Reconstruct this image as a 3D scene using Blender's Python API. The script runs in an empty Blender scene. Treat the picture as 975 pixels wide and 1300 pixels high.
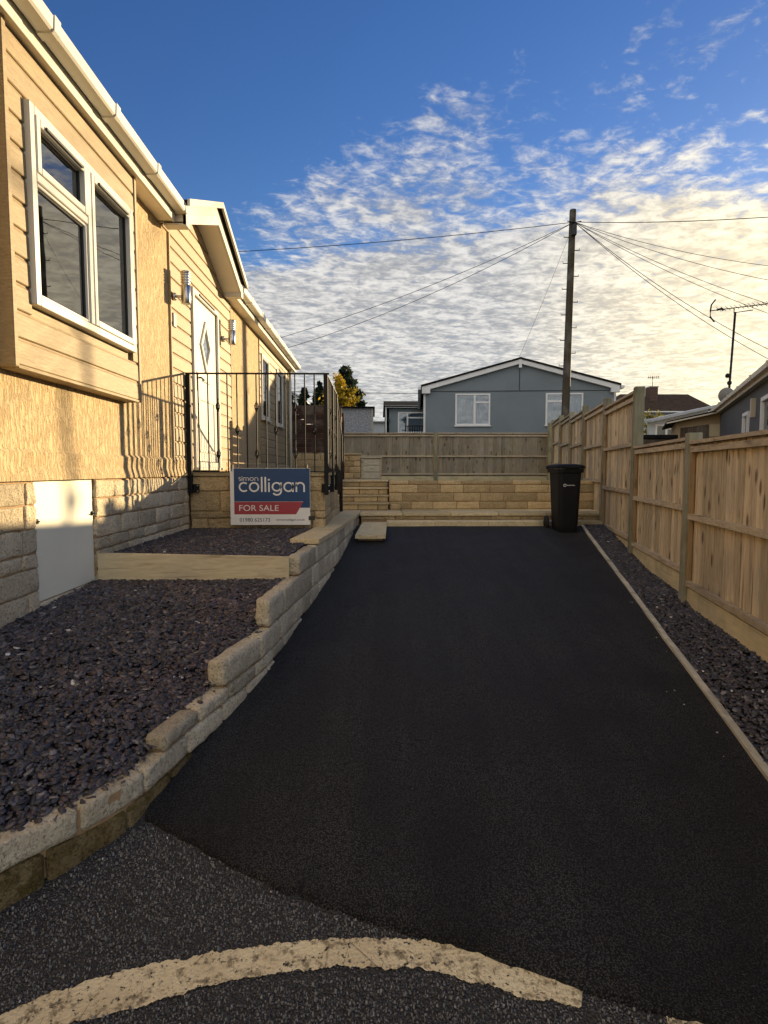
import bpy, bmesh, math, random
import numpy as np
from mathutils import Vector, Matrix, noise
R = math.radians
random.seed(7); rng = np.random.default_rng(7)
scene = bpy.context.scene
col = scene.collection

# ------------------------------------------------------------------ camera
F_PX = 750.0                      # focal length in photo pixels (photo is 975 x 1300)
cd = bpy.data.cameras.new('camera'); cam = bpy.data.objects.new('camera', cd); col.objects.link(cam)
cd.sensor_fit = 'VERTICAL'; cd.sensor_height = 36.0; cd.lens = 36.0 * F_PX / 1300.0
cd.clip_start = 0.05; cd.clip_end = 6000
cam.location = (0, 0, 0)          # heights below are measured from the eye
cam.rotation_euler = (R(90) - math.atan(53 / F_PX), 0, -math.atan(12.5 / F_PX))
scene.camera = cam
scene.render.resolution_x = 768; scene.render.resolution_y = 1024

# ------------------------------------------------------------------ sky, sun, exposure
SUN_AZ, SUN_EL = R(43.3), R(9.3)
SUN_DIR = Vector((math.sin(SUN_AZ) * math.cos(SUN_EL), math.cos(SUN_AZ) * math.cos(SUN_EL), math.sin(SUN_EL)))
def build_world():
    w = bpy.data.worlds.new('World'); scene.world = w; w.use_nodes = True
    nt = w.node_tree; nt.nodes.clear(); N = nt.nodes; L = nt.links
    def math_(op, a, b=None, clamp=False):
        n = N.new('ShaderNodeMath'); n.operation = op; n.use_clamp = clamp
        for i, v in enumerate((a, b)):
            if v is None: continue
            if isinstance(v, (int, float)): n.inputs[i].default_value = v
            else: L.new(v, n.inputs[i])
        return n.outputs[0]
    def mapr(v, a, b, c=0.0, d=1.0, smooth=True):
        n = N.new('ShaderNodeMapRange'); n.interpolation_type = 'SMOOTHSTEP' if smooth else 'LINEAR'
        L.new(v, n.inputs[0])
        for i, q in enumerate((a, b, c, d)): n.inputs[i + 1].default_value = q
        return n.outputs[0]
    def mixc(f, a, b):
        n = N.new('ShaderNodeMix'); n.data_type = 'RGBA'
        if isinstance(f, (int, float)): n.inputs[0].default_value = f
        else: L.new(f, n.inputs[0])
        for i, v in ((6, a), (7, b)):
            if isinstance(v, tuple): n.inputs[i].default_value = (*v, 1)
            else: L.new(v, n.inputs[i])
        return n.outputs[2]
    sky = N.new('ShaderNodeTexSky'); sky.sky_type = 'NISHITA'; sky.sun_disc = False
    sky.sun_elevation = SUN_EL; sky.sun_rotation = SUN_AZ
    sky.air_density = 1.0; sky.dust_density = 0.12; sky.ozone_density = 2.0
    hs = N.new('ShaderNodeHueSaturation'); hs.inputs['Saturation'].default_value = 1.3
    hs.inputs['Value'].default_value = SKY_GAIN; hs.inputs['Hue'].default_value = 0.522
    L.new(sky.outputs[0], hs.inputs['Color'])
    tc = N.new('ShaderNodeTexCoord')
    sep = N.new('ShaderNodeSeparateXYZ'); L.new(tc.outputs['Generated'], sep.inputs[0])
    zz = math_('ADD', math_('MAXIMUM', sep.outputs[2], 0.0), 0.045)
    u = math_('DIVIDE', sep.outputs[0], zz); v = math_('DIVIDE', sep.outputs[1], zz)
    # layer plane coordinates turned so that the ripple rows run across the view
    ca, sa = math.cos(R(14)), math.sin(R(14))
    ru = math_('ADD', math_('MULTIPLY', u, ca), math_('MULTIPLY', v, sa))
    rv = math_('SUBTRACT', math_('MULTIPLY', v, ca), math_('MULTIPLY', u, sa))
    def vec(a, b, sa_, sb_):
        c = N.new('ShaderNodeCombineXYZ'); L.new(math_('MULTIPLY', a, sa_), c.inputs[0]); L.new(math_('MULTIPLY', b, sb_), c.inputs[1]); return c.outputs[0]
    def noi(vv, scale, detail, rough, dist=0.0):
        n = N.new('ShaderNodeTexNoise'); L.new(vv, n.inputs['Vector']); n.inputs['Scale'].default_value = scale
        n.inputs['Detail'].default_value = detail; n.inputs['Roughness'].default_value = rough; n.inputs['Distortion'].default_value = dist
        return n.outputs[0]
    big = noi(vec(u, v, 1, 1), 0.9, 4, 0.55)
    cells = noi(vec(ru, rv, 11, 13), 1.0, 5, 0.6, 0.45)
    fine = noi(vec(ru, rv, 30, 34), 1.0, 3, 0.6, 0.3)
    cell = math_('ADD', math_('MULTIPLY', cells, 0.74), math_('MULTIPLY', fine, 0.26))
    # the sheet of altocumulus has one edge; beyond it only wisps
    dist = math_('ADD', math_('ADD', math_('MULTIPLY', u, 0.47), math_('MULTIPLY', v, 0.88)), math_('MULTIPLY', math_('SUBTRACT', big, 0.5), 2.6))
    cover = mapr(dist, .95, 2.5)
    # unseen cloud added overhead and behind the camera to light the shade
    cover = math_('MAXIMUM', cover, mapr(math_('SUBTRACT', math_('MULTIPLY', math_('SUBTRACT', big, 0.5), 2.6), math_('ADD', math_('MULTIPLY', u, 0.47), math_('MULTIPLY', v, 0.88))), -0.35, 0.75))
    wisp = math_('MULTIPLY', mapr(noi(vec(ru, rv, 1.3, 2.2), 1.3, 5, 0.6, 0.4), 0.55, 0.75), mapr(dist, 0.1, 1.2))
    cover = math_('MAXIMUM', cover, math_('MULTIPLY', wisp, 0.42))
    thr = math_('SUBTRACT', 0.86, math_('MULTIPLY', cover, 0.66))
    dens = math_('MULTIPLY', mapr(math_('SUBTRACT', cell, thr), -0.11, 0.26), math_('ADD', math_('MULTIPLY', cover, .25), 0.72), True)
    # colour of the cloud: thin bright edges, greyer thick cores, warm towards the sun
    dot = N.new('ShaderNodeVectorMath'); dot.operation = 'DOT_PRODUCT'
    L.new(tc.outputs['Generated'], dot.inputs[0]); dot.inputs[1].default_value = SUN_DIR
    sunny = mapr(dot.outputs['Value'], 0.84, 0.998)
    med = noi(vec(ru, rv, 2.2, 3.2), 1.0, 4, 0.55, 0.3)
    thick = mapr(math_('ADD', math_('MULTIPLY', cell, 0.70), math_('MULTIPLY', med, 0.30)), 0.40, 0.61)
    bright = mixc(sunny, (1.85, 1.79, 1.69), (2.35, 2.06, 1.42))
    dark = mixc(sunny, (.84, .85, .88), (1.55, 1.32, .90))
    cl = mixc(thick, dark, bright)
    # sheet seen from its shaded side ahead, from its sunlit side away from the sun
    ph = N.new('ShaderNodeVectorMath'); ph.operation = 'SCALE'; L.new(cl, ph.inputs[0])
    L.new(math_('ADD', mapr(dot.outputs['Value'], -0.35, 0.55, 1.16, 0.68), math_('MULTIPLY', sunny, 0.24)), ph.inputs['Scale']); cl = ph.outputs[0]
    tint = N.new('ShaderNodeMix'); tint.data_type = 'RGBA'; tint.blend_type = 'MULTIPLY'; tint.inputs[0].default_value = 1.0
    L.new(hs.outputs[0], tint.inputs[6]); tint.inputs[7].default_value = (1, 1, 1, 1)
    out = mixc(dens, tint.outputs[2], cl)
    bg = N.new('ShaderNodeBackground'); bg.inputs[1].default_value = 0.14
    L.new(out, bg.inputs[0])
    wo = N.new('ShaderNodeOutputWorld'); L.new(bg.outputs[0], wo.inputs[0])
SKY_GAIN = 0.245
build_world()
sl = bpy.data.lights.new('sun', 'SUN'); sl.energy = 2.05; sl.angle = R(0.5); sl.color = (1.0, 0.77, 0.46)
sun = bpy.data.objects.new('sun', sl); col.objects.link(sun); sun.rotation_euler = SUN_DIR.to_track_quat('Z', 'Y').to_euler()
sun.location = SUN_DIR * 60
vs = scene.view_settings; vs.view_transform = 'Standard'; vs.look = 'None'; vs.gamma = 1.0; vs.use_curve_mapping = False
vs.exposure = 2.32

# ------------------------------------------------------------------ helpers
WORLDPOS = {}
def wpos(o): return WORLDPOS.get(o.name, Vector((0, 0, 0)))
def tag(o, label=None, cat=None, group=None, kind=None):
    for k, v in (('label', label), ('category', cat), ('group', group), ('kind', kind)):
        if v: o[k] = v
    return o
def thing(name, loc, label, cat, group=None):
    o = bpy.data.objects.new(name, None); col.objects.link(o); o.location = loc; o.empty_display_size = .1
    WORLDPOS[o.name] = Vector(loc)
    return tag(o, label, cat, group)
def link(name, me, c, parent=None, rot=None, scale=None):
    o = bpy.data.objects.new(name, me); col.objects.link(o)
    c = Vector(c); WORLDPOS[o.name] = c
    if parent is not None:
        o.parent = parent; o.location = c - wpos(parent)
    else: o.location = c
    if rot is not None: o.rotation_euler = rot
    if scale is not None: o.scale = scale
    return o
def mk(name, V, Fc, m, parent=None, smooth=False):
    V = np.asarray(V, dtype=float); lo = V.min(0); hi = V.max(0)
    c = np.array([(lo[0] + hi[0]) / 2, (lo[1] + hi[1]) / 2, lo[2]])
    me = bpy.data.meshes.new(name); me.from_pydata((V - c).tolist(), [], [list(f) for f in Fc]); me.update()
    if m: me.materials.append(m)
    if smooth: me.polygons.foreach_set('use_smooth', [True] * len(me.polygons))
    return link(name, me, c, parent)
BOXF = [(0, 3, 2, 1), (4, 5, 6, 7), (0, 1, 5, 4), (1, 2, 6, 5), (2, 3, 7, 6), (3, 0, 4, 7)]
class MB:
    def __init__(s): s.V = []; s.F = []
    def add(s, V, Fc):
        n = len(s.V); s.V += [tuple(v) for v in V]; s.F += [tuple(i + n for i in f) for f in Fc]; return s
    def box(s, x0, x1, y0, y1, z0, z1):
        return s.add([(x0, y0, z0), (x1, y0, z0), (x1, y1, z0), (x0, y1, z0), (x0, y0, z1), (x1, y0, z1), (x1, y1, z1), (x0, y1, z1)], BOXF)
    def bevbox(s, x0, x1, y0, y1, z0, z1, b):
        bm = bmesh.new(); bmesh.ops.create_cube(bm, size=1)
        for v in bm.verts:
            v.co = ((x0 + x1) / 2 + v.co.x * (x1 - x0), (y0 + y1) / 2 + v.co.y * (y1 - y0), (z0 + z1) / 2 + v.co.z * (z1 - z0))
        bmesh.ops.bevel(bm, geom=bm.edges[:], offset=b, segments=1, affect='EDGES', profile=.5)
        bm.verts.index_update()
        s.add([v.co[:] for v in bm.verts], [[v.index for v in f.verts] for f in bm.faces]); bm.free(); return s
    def obox(s, p, q, w, z0, z1, off=0.0):      # upright box along plan segment p-q, width w to its left, offset off to the left
        p = Vector((p[0], p[1])); q = Vector((q[0], q[1])); d = (q - p).normalized(); n = Vector((-d.y, d.x))
        a = p + n * off; b = q + n * off; c_ = b + n * w; e = a + n * w
        P = [a, b, c_, e]
        return s.add([(t.x, t.y, z0) for t in P] + [(t.x, t.y, z1) for t in P], BOXF)
    def tube(s, pts, r, n=6, caps=True):
        pts = [Vector(p) for p in pts]; rings = []
        rr = r if isinstance(r, (list, tuple)) else [r] * len(pts)
        for i, p in enumerate(pts):
            d = (pts[min(i + 1, len(pts) - 1)] - pts[max(i - 1, 0)]).normalized()
            a = d.cross(Vector((0, 0, 1)))
            if a.length < 1e-3: a = Vector((1, 0, 0))
            a.normalize(); b = d.cross(a)
            rings.append([p + (a * math.cos(t) + b * math.sin(t)) * rr[i] for t in [2 * math.pi * k / n for k in range(n)]])
        V = [v for g in rings for v in g]; Fc = []
        for i in range(len(pts) - 1):
            for k in range(n): Fc.append((i * n + k, i * n + (k + 1) % n, (i + 1) * n + (k + 1) % n, (i + 1) * n + k))
        if caps: Fc += [tuple(range(n))[::-1], tuple((len(pts) - 1) * n + k for k in range(n))]
        return s.add(V, Fc)
    def lathe(s, c, prof, n=20, axis='Z'):       # prof: (radius, height)
        V = []; Fc = []
        for r, h in prof:
            for k in range(n):
                t = 2 * math.pi * k / n; a, b = r * math.cos(t), r * math.sin(t)
                V.append((c[0] + a, c[1] + b, c[2] + h) if axis == 'Z' else ((c[0] + h, c[1] + a, c[2] + b) if axis == 'X' else (c[0] + a, c[1] + h, c[2] + b)))
        for i in range(len(prof) - 1):
            for k in range(n): Fc.append((i * n + k, i * n + (k + 1) % n, (i + 1) * n + (k + 1) % n, (i + 1) * n + k))
        Fc += [tuple(range(n))[::-1], tuple((len(prof) - 1) * n + k for k in range(n))]
        return s.add(V, Fc)
    def prism(s, poly, fn, a, b):                # poly of 2D points, extruded from a to b; fn(u, v, w) -> xyz
        n = len(poly)
        V = [fn(u, v, a) for u, v in poly] + [fn(u, v, b) for u, v in poly]
        Fc = [tuple(range(n))[::-1], tuple(range(n, 2 * n))] + [(i, (i + 1) % n, n + (i + 1) % n, n + i) for i in range(n)]
        return s.add(V, Fc)
    def done(s, name, m, parent=None, smooth=False): return mk(name, s.V, s.F, m, parent, smooth)
def box(name, x0, x1, y0, y1, z0, z1, m, parent=None, bev=0.0):
    b = MB()
    if bev: b.bevbox(x0, x1, y0, y1, z0, z1, bev)
    else: b.box(x0, x1, y0, y1, z0, z1)
    return b.done(name, m, parent)
def ring(name, Y0, Y1, z0, z1, X0, X1, t, m, parent=None, axis='X'):   # a rectangular frame in the plane normal to axis
    b = MB()
    for a0, a1, c0, c1 in ((Y0, Y0 + t, z0, z1), (Y1 - t, Y1, z0, z1), (Y0 + t, Y1 - t, z0, z0 + t), (Y0 + t, Y1 - t, z1 - t, z1)):
        if axis == 'X': b.bevbox(X0, X1, a0, a1, c0, c1, .004)
        else: b.bevbox(a0, a1, X0, X1, c0, c1, .004)
    return b.done(name, m, parent)

# ------------------------------------------------------------------ materials
class NT:
    def __init__(s, name):
        s.m = bpy.data.materials.new(name); s.m.use_nodes = True; s.t = s.m.node_tree; s.t.nodes.clear()
        s.out = s.t.nodes.new('ShaderNodeOutputMaterial')
        s.b = s.n('ShaderNodeBsdfPrincipled'); s.t.links.new(s.b.outputs[0], s.out.inputs[0])
        s.pos = s.n('ShaderNodeNewGeometry').outputs['Position']
    def n(s, k): return s.t.nodes.new(k)
    def put(s, sock, v):
        if isinstance(v, bpy.types.NodeSocket): s.t.links.new(v, sock)
        elif isinstance(v, tuple) and len(v) == 3 and sock.type == 'RGBA': sock.default_value = (*v, 1)
        else: sock.default_value = v
    def scale(s, vec, sc):
        n = s.n('ShaderNodeVectorMath'); n.operation = 'MULTIPLY'; s.put(n.inputs[0], vec); n.inputs[1].default_value = sc; return n.outputs[0]
    def noise(s, vec, scale, detail=3, rough=.55, dist=0.):
        n = s.n('ShaderNodeTexNoise'); s.put(n.inputs['Vector'], vec); n.inputs['Scale'].default_value = scale
        n.inputs['Detail'].default_value = detail; n.inputs['Roughness'].default_value = rough; n.inputs['Distortion'].default_value = dist; return n.outputs[0]
    def vor(s, vec, scale, feat='F1', out='Distance', rnd=1.0):
        n = s.n('ShaderNodeTexVoronoi'); n.feature = feat; s.put(n.inputs['Vector'], vec); n.inputs['Scale'].default_value = scale
        n.inputs['Randomness'].default_value = rnd; return n.outputs[out]
    def ramp(s, v, a, b, c=0., d=1.):
        n = s.n('ShaderNodeMapRange'); n.interpolation_type = 'SMOOTHSTEP'; s.put(n.inputs[0], v)
        for i, q in enumerate((a, b, c, d)): n.inputs[i + 1].default_value = q
        return n.outputs[0]
    def mix(s, f, a, b, mode='MIX'):
        n = s.n('ShaderNodeMix'); n.data_type = 'RGBA'; n.blend_type = mode; s.put(n.inputs[0], f); s.put(n.inputs[6], a); s.put(n.inputs[7], b); return n.outputs[2]
    def math(s, op, a, b=0.):
        n = s.n('ShaderNodeMath'); n.operation = op; s.put(n.inputs[0], a); s.put(n.inputs[1], b); return n.outputs[0]
    def rnd(s): return s.n('ShaderNodeObjectInfo').outputs['Random']
    def val(s, c, v):       # brightness times v
        n = s.n('ShaderNodeHueSaturation'); s.put(n.inputs['Value'], v); s.put(n.inputs['Color'], c); return n.outputs[0]
    def bump(s, h, strength, dist, chain=None):
        n = s.n('ShaderNodeBump'); n.inputs['Strength'].default_value = strength; n.inputs['Distance'].default_value = dist
        s.put(n.inputs['Height'], h)
        if chain: s.put(n.inputs['Normal'], chain)
        return n.outputs[0]
    def fin(s, c, rough, nor=None, spec=.5, metal=0.):
        s.put(s.b.inputs['Base Color'], c); s.put(s.b.inputs['Roughness'], rough); s.b.inputs['Specular IOR Level'].default_value = spec
        s.b.inputs['Metallic'].default_value = metal
        if nor: s.put(s.b.inputs['Normal'], nor)
        return s.m
def plain(name, c, rough=.6, var=.12, scale=6., bump=.0, bscale=60., dist=.002, spec=.4, metal=0., stretch=(1, 1, 1), orand=0.):
    t = NT(name); p = t.scale(t.pos, stretch)
    n = t.noise(p, scale, 5, .6)
    v = t.ramp(n, .25, .75, 1 - var, 1 + var)
    if orand: v = t.math('MULTIPLY', v, t.ramp(t.rnd(), 0, 1, 1 - orand, 1 + orand))
    cc = t.val(c, v)
    nor = t.bump(t.noise(p, bscale, 3, .6), bump, dist) if bump else None
    return t.fin(cc, rough, nor, spec, metal)
M = {}
def mats():
    # render with a bark-like vertical texture
    t = NT('stucco'); g = t.noise(t.scale(t.pos, (40, 60, 11)), 1, 4, .6, .9)
    pits = t.ramp(g, .40, .56)
    f = t.noise(t.pos, 260, 2, .6)
    c = t.mix(t.noise(t.pos, 3, 4), (.56, .415, .225), (.61, .465, .265))
    c = t.mix(t.ramp(g, .33, .45), (.33, .22, .10), c)
    M['stucco'] = t.fin(c, .85, t.bump(f, .3, .002, t.bump(pits, .9, .010)), .2)
    t = NT('siding'); g = t.noise(t.scale(t.pos, (30, 9, 110)), 1, 5, .7, .9)
    c = t.val(t.mix(t.ramp(g, .32, .66), (.26, .185, .09), (.37, .275, .145)), t.ramp(t.rnd(), 0, 1, .95, 1.05))
    M['siding'] = t.fin(c, .6, t.bump(g, .6, .004), .35)
    def stone(name, a, b, dirt, moss=0.):
        t = NT(name); n1 = t.noise(t.pos, 9, 5, .6); n2 = t.noise(t.pos, 75, 4, .7)
        c = t.mix(t.ramp(n1, .3, .7), a, b); c = t.mix(t.ramp(n2, .34, .52, .9, 0.), c, dirt); c = t.mix(t.ramp(t.noise(t.pos, 5, 4, .6), .55, .75, 0, .35), c, dirt)
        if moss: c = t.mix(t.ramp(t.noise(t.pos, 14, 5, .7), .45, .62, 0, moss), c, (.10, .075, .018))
        c = t.val(c, t.ramp(t.rnd(), 0, 1, .74, 1.18))
        M[name] = t.fin(c, .9, t.bump(n2, .8, .010, t.bump(t.noise(t.pos, 24, 5, .7), 1., .035)), .15)
    stone('stone', (.66, .51, .29), (.56, .42, .23), (.30, .21, .11))
    stone('stone_wall', (.80, .71, .52), (.68, .59, .42), (.36, .30, .20))
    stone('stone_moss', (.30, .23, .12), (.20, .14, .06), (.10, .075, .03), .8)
    stone('stone_plinth', (.80, .67, .46), (.70, .58, .39), (.36, .29, .18))
    M['mortar'] = plain('mortar', (.36, .24, .13), .95, .2, 30, .5, 120, .004, .1)
    stone('paving', (.78, .65, .40), (.68, .55, .33), (.46, .37, .22))
    # tarmac, fresh and old
    t = NT('tarmac_new'); v = t.vor(t.pos, 150); n = t.noise(t.pos, 2.2, 5, .6); n3 = t.noise(t.pos, 320, 2, .6)
    c = t.val(t.mix(t.ramp(v, .15, .6), (.066, .064, .063), (.005, .005, .0052)), t.math('MULTIPLY', t.ramp(n, .3, .7, .6, 1.55), t.ramp(t.noise(t.scale(t.pos, (6, .5, 1)), 1, 3, .6), .3, .7, .85, 1.2)))
    c = t.mix(t.ramp(t.noise(t.pos, 170, 2, .5), .66, .74), c, (.12, .12, .118))
    M['tarmac_new'] = t.fin(c, t.ramp(n, .3, .7, .62, .8), t.bump(v, 1., .012, t.bump(n, .5, .02)), .3)
    t = NT('tarmac_old'); v = t.vor(t.pos, 120); cellc = t.vor(t.pos, 120, 'F1', 'Color'); n = t.noise(t.pos, 3, 5, .6)
    sp = t.n('ShaderNodeSeparateColor'); t.put(sp.inputs[0], cellc)
    stonec = t.mix(t.ramp(sp.outputs[0], .45, 1.), (.085, .083, .08), (.30, .29, .27))
    v3 = t.vor(t.pos, 230); c = t.mix(t.ramp(v, .30, .50), stonec, t.mix(t.ramp(v3, .2, .5), (.13, .127, .122), (.03, .029, .028))); c = t.mix(t.ramp(t.noise(t.pos, 11, 4, .7), .48, .62, 0, .7), c, (.048, .046, .044)); c = t.mix(t.ramp(n, .56, .70, 0, .45), c, (.055, .045, .030))
    M['tarmac_old'] = t.fin(c, .75, t.bump(t.math('SUBTRACT', 1., v), 1., .012), .35)
    t = NT('road_paint'); v = t.vor(t.pos, 95); n = t.noise(t.pos, 26, 5, .7); n2 = t.noise(t.pos, 7, 3, .6)
    c = t.mix(t.ramp(n2, .3, .7), (.80, .68, .42), (.66, .54, .32))
    crack = t.vor(t.scale(t.pos, (1.2, .35, 1)), 7, 'DISTANCE_TO_EDGE')
    c = t.mix(t.math('MULTIPLY', t.ramp(crack, .0, .012, .8, 0), t.ramp(n2, .45, .6)), c, (.10, .08, .055))
    c = t.mix(t.ramp(n, .50, .64, 0, .85), c, (.20, .155, .09)); c = t.mix(t.ramp(t.noise(t.pos, 60, 4, .7), .56, .66), c, (.03, .028, .026))
    M['road_paint'] = t.fin(c, .8, t.bump(v, .6, .006), .3)
    # slate chips: the colour sits on each chip
    t = NT('slate'); a = t.n('ShaderNodeVertexColor'); a.layer_name = 'chip'
    M['slate'] = t.fin(t.val(a.outputs[0], t.ramp(t.noise(t.pos, 120, 3), .3, .7, .8, 1.2)), .5, t.bump(t.noise(t.pos, 220, 3), .4, .002), .5)
    M['slate_bed'] = plain('slate_bed', (.018, .016, .018), .9, .4, 40, .8, 60, .01, .2)
    # fence timber
    def wood(name, a, b, knot, st, orand=.16, kn=.9, green=0.):
        t = NT(name); p = t.scale(t.pos, st)
        ob = t.n('ShaderNodeCombineXYZ'); r_ = t.rnd(); t.put(ob.inputs[0], t.math('MULTIPLY', r_, 37.)); t.put(ob.inputs[2], t.math('MULTIPLY', r_, 91.))
        ad = t.n('ShaderNodeVectorMath'); ad.operation = 'ADD'; t.put(ad.inputs[0], p); t.put(ad.inputs[1], ob.outputs[0]); p = ad.outputs[0]
        g = t.noise(p, 1, 6, .62, .8); c = t.mix(t.ramp(g, .28, .72), a, b)
        k = t.vor(t.scale(p, (.26, .26, 1.15)), 1.0); c = t.mix(t.ramp(k, .10, .26, kn, 0), c, knot); c = t.mix(t.ramp(t.noise(t.scale(p, (.5, .5, .35)), 1, 4, .6), .56, .72, 0, .55), c, knot)
        c = t.mix(t.ramp(t.noise(t.pos, 2.2, 4), .45, .7, 0, .35), c, (.27, .25, .22))
        if green: c = t.mix(t.ramp(t.noise(t.pos, 5, 4), .4, .7, 0, green), c, (.10, .11, .05))
        c = t.val(c, t.ramp(r_, 0, 1, 1 - orand, 1 + orand))
        M[name] = t.fin(c, .78, t.bump(g, .45, .004), .2)
    wood('fence_board', (.68, .56, .38), (.46, .36, .23), (.10, .06, .03), (34, 34, 3.2), .2)
    wood('fence_rail', (.56, .46, .32), (.38, .30, .20), (.10, .06, .03), (9, 9, 50), .1, .6)
    wood('fence_post', (.30, .285, .20), (.21, .20, .14), (.08, .07, .04), (40, 40, 3), .12, .5, .4)
    wood('stile', (.36, .24, .12), (.26, .17, .085), (.09, .05, .025), (40, 40, 3), .1, .5)
    wood('gravel_board', (.66, .56, .34), (.54, .45, .27), (.15, .10, .05), (4, 4, 40), .06, .3, .25)
    wood('grey_board', (.34, .285, .205), (.23, .19, .135), (.07, .05, .03), (30, 30, 3.2), .16, .9, .25)
    wood('sleeper', (.72, .60, .38), (.56, .45, .27), (.26, .17, .08), (5, 12, 42), .05, .5)
    wood('edging', (.60, .55, .42), (.44, .40, .30), (.16, .13, .09), (14, 4, 60), .08, .5)
    wood('brown_slat', (.075, .035, .024), (.045, .022, .016), (.02, .01, .008), (6, 6, 40), .25, .3)
    wood('pole_wood', (.075, .06, .04), (.045, .036, .025), (.02, .016, .01), (30, 30, 1.5), 0., .2, .25)
    wood('shed_wood', (.10, .07, .045), (.06, .042, .03), (.03, .02, .012), (30, 30, 3), .1, .4)
    # paint, plastic, metal
    M['upvc'] = plain('upvc', (.66, .63, .54), .32, .03, 3, 0)
    M['soffit'] = plain('soffit', (.86, .82, .72), .5, .03, 3)
    M['upvc_tan'] = plain('upvc_tan', (.5, .44, .34), .45, .06, 3)
    M['hatch'] = plain('hatch', (.85, .80, .62), .55, .04, 2.5, .1, 300, .001)
    M['gasket'] = plain('gasket', (.03, .03, .03), .6, .1)
    M['iron'] = plain('iron', (.006, .006, .0065), .55, .2, 20, .15, 150, .001, .25)
    M['steel'] = plain('steel', (.55, .54, .52), .28, .08, 8, 0, metal=1.)
    M['bin_plastic'] = plain('bin_plastic', (.0055, .0055, .006), .6, .2, 6, .08, 300, .001, .3)
    M['bin_lid'] = plain('bin_lid', (.006, .006, .007), .7, .15, 6, .08, 300, .001, .2)
    M['rubber'] = plain('rubber', (.012, .012, .012), .8, .1)
    M['sign_white'] = plain('sign_white', (.76, .76, .74), .35, .05, 8)
    M['sign_blue'] = plain('sign_blue', (.012, .055, .155), .35, .06, 8)
    M['sign_red'] = plain('sign_red', (.34, .045, .062), .35, .06, 8)
    M['sign_ink'] = plain('sign_ink', (.03, .04, .06), .5, .05)
    M['grey_paint'] = plain('grey_paint', (.18, .21, .228), .75, .07, 1.2, .3, 300, .002)
    M['grey_paint_b'] = plain('grey_paint_b', (.3, .32, .34), .75, .07, 1.2, .3, 300, .002)
    M['dark_paint'] = plain('dark_paint', (.085, .086, .09), .7, .08, 1.5, .35, 260, .002)
    M['pale_wall'] = plain('pale_wall', (.42, .46, .50), .75, .06, 1.2)
    M['white_paint'] = plain('white_paint', (.72, .72, .70), .5, .06, 3)
    M['pebbledash'] = plain('pebbledash', (.28, .29, .31), .9, .5, 22, .9, 80, .012, .2)
    M['roof_dark'] = plain('roof_dark', (.014, .0135, .0135), .95, .3, 6, .5, 40, .01, .08)
    M['roof_brown'] = plain('roof_brown', (.075, .050, .034), .95, .25, 4, .6, 14, .02, .05)
    M['roof_pale'] = plain('roof_pale', (.33, .36, .40), .6, .08, 2)
    M['tan_wall'] = plain('tan_wall', (.36, .27, .16), .8, .08, 2)
    M['cream_wall'] = plain('cream_wall', (.52, .44, .28), .8, .06, 2)
    M['cable'] = plain('cable', (.02, .02, .02), .7, .1)
    M['dish'] = plain('dish', (.24, .23, .21), .5, .1, 5)
    M['soil'] = plain('soil', (.07, .065, .04), .95, .4, 2, .8, 20, .03, .2)
    M['concrete'] = plain('concrete', (.36, .34, .30), .9, .15, 5, .3, 80, .004, .2)
    M['pebble'] = plain('pebble', (.55, .52, .46), .7, .3, 40)
    M['curtain'] = plain('curtain', (.46, .68, .90), .9, .05, 8)
    M['interior'] = plain('interior', (.035, .034, .033), .9, .2, 2)
    M['blind'] = plain('blind', (.50, .49, .47), .9, .1, 2)
    M['brick_red'] = plain('brick_red', (.10, .06, .045), .9, .3, 9)
    M['bark'] = plain('bark', (.06, .045, .03), .9, .3, 10, .6, 30, .01)
    # glass pane: see-through, with the mirror of the sky
    t = NT('glass'); nt = t.t; nt.nodes.remove(t.b)
    tr = t.n('ShaderNodeBsdfTransparent'); tr.inputs[0].default_value = (.80, .83, .84, 1)
    gl = t.n('ShaderNodeBsdfGlossy'); gl.inputs['Roughness'].default_value = .015
    fr = t.n('ShaderNodeFresnel'); fr.inputs['IOR'].default_value = 2.1
    bp = t.bump(t.noise(t.pos, 2.5, 2), .05, .01); t.put(gl.inputs['Normal'], bp)
    mx = t.n('ShaderNodeMixShader'); t.put(mx.inputs[0], fr.outputs[0]); t.put(mx.inputs[1], tr.outputs[0]); t.put(mx.inputs[2], gl.outputs[0])
    nt.links.new(mx.outputs[0], t.out.inputs[0]); M['glass'] = t.m
    g2 = t.m.copy(); g2.name = 'coated_glass'; M['coated_glass'] = g2
    for nd in g2.node_tree.nodes:
        if nd.type == 'FRESNEL': nd.inputs['IOR'].default_value = 3.0
    def leaf(name, a, b):
        t = NT(name); at = t.n('ShaderNodeVertexColor'); at.layer_name = 'chip'
        sp = t.n('ShaderNodeSeparateColor'); t.put(sp.inputs[0], at.outputs[0])
        cc = t.mix(sp.outputs[0], a, b); t.fin(cc, .6, None, .3)
        tl = t.n('ShaderNodeBsdfTranslucent'); t.put(tl.inputs[0], cc); mx = t.n('ShaderNodeMixShader'); mx.inputs[0].default_value = .45
        t.put(mx.inputs[1], t.b.outputs[0]); t.put(mx.inputs[2], tl.outputs[0]); t.t.links.new(mx.outputs[0], t.out.inputs[0]); M[name] = t.m
    leaf('leaf_dark', (.012, .022, .012), (.035, .055, .025)); leaf('leaf_yellow', (.06, .07, .014), (.58, .39, .02)); leaf('leaf_shrub', (.06, .07, .015), (.34, .27, .03)); leaf('leaf_mid', (.035, .05, .015), (.08, .10, .03))
mats()

def set_chip_colours(me, cols):      # one colour per face corner
    ca = me.color_attributes.new('chip', 'FLOAT_COLOR', 'CORNER'); ca.data.foreach_set('color', np.asarray(cols, dtype=np.float32).ravel())

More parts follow.
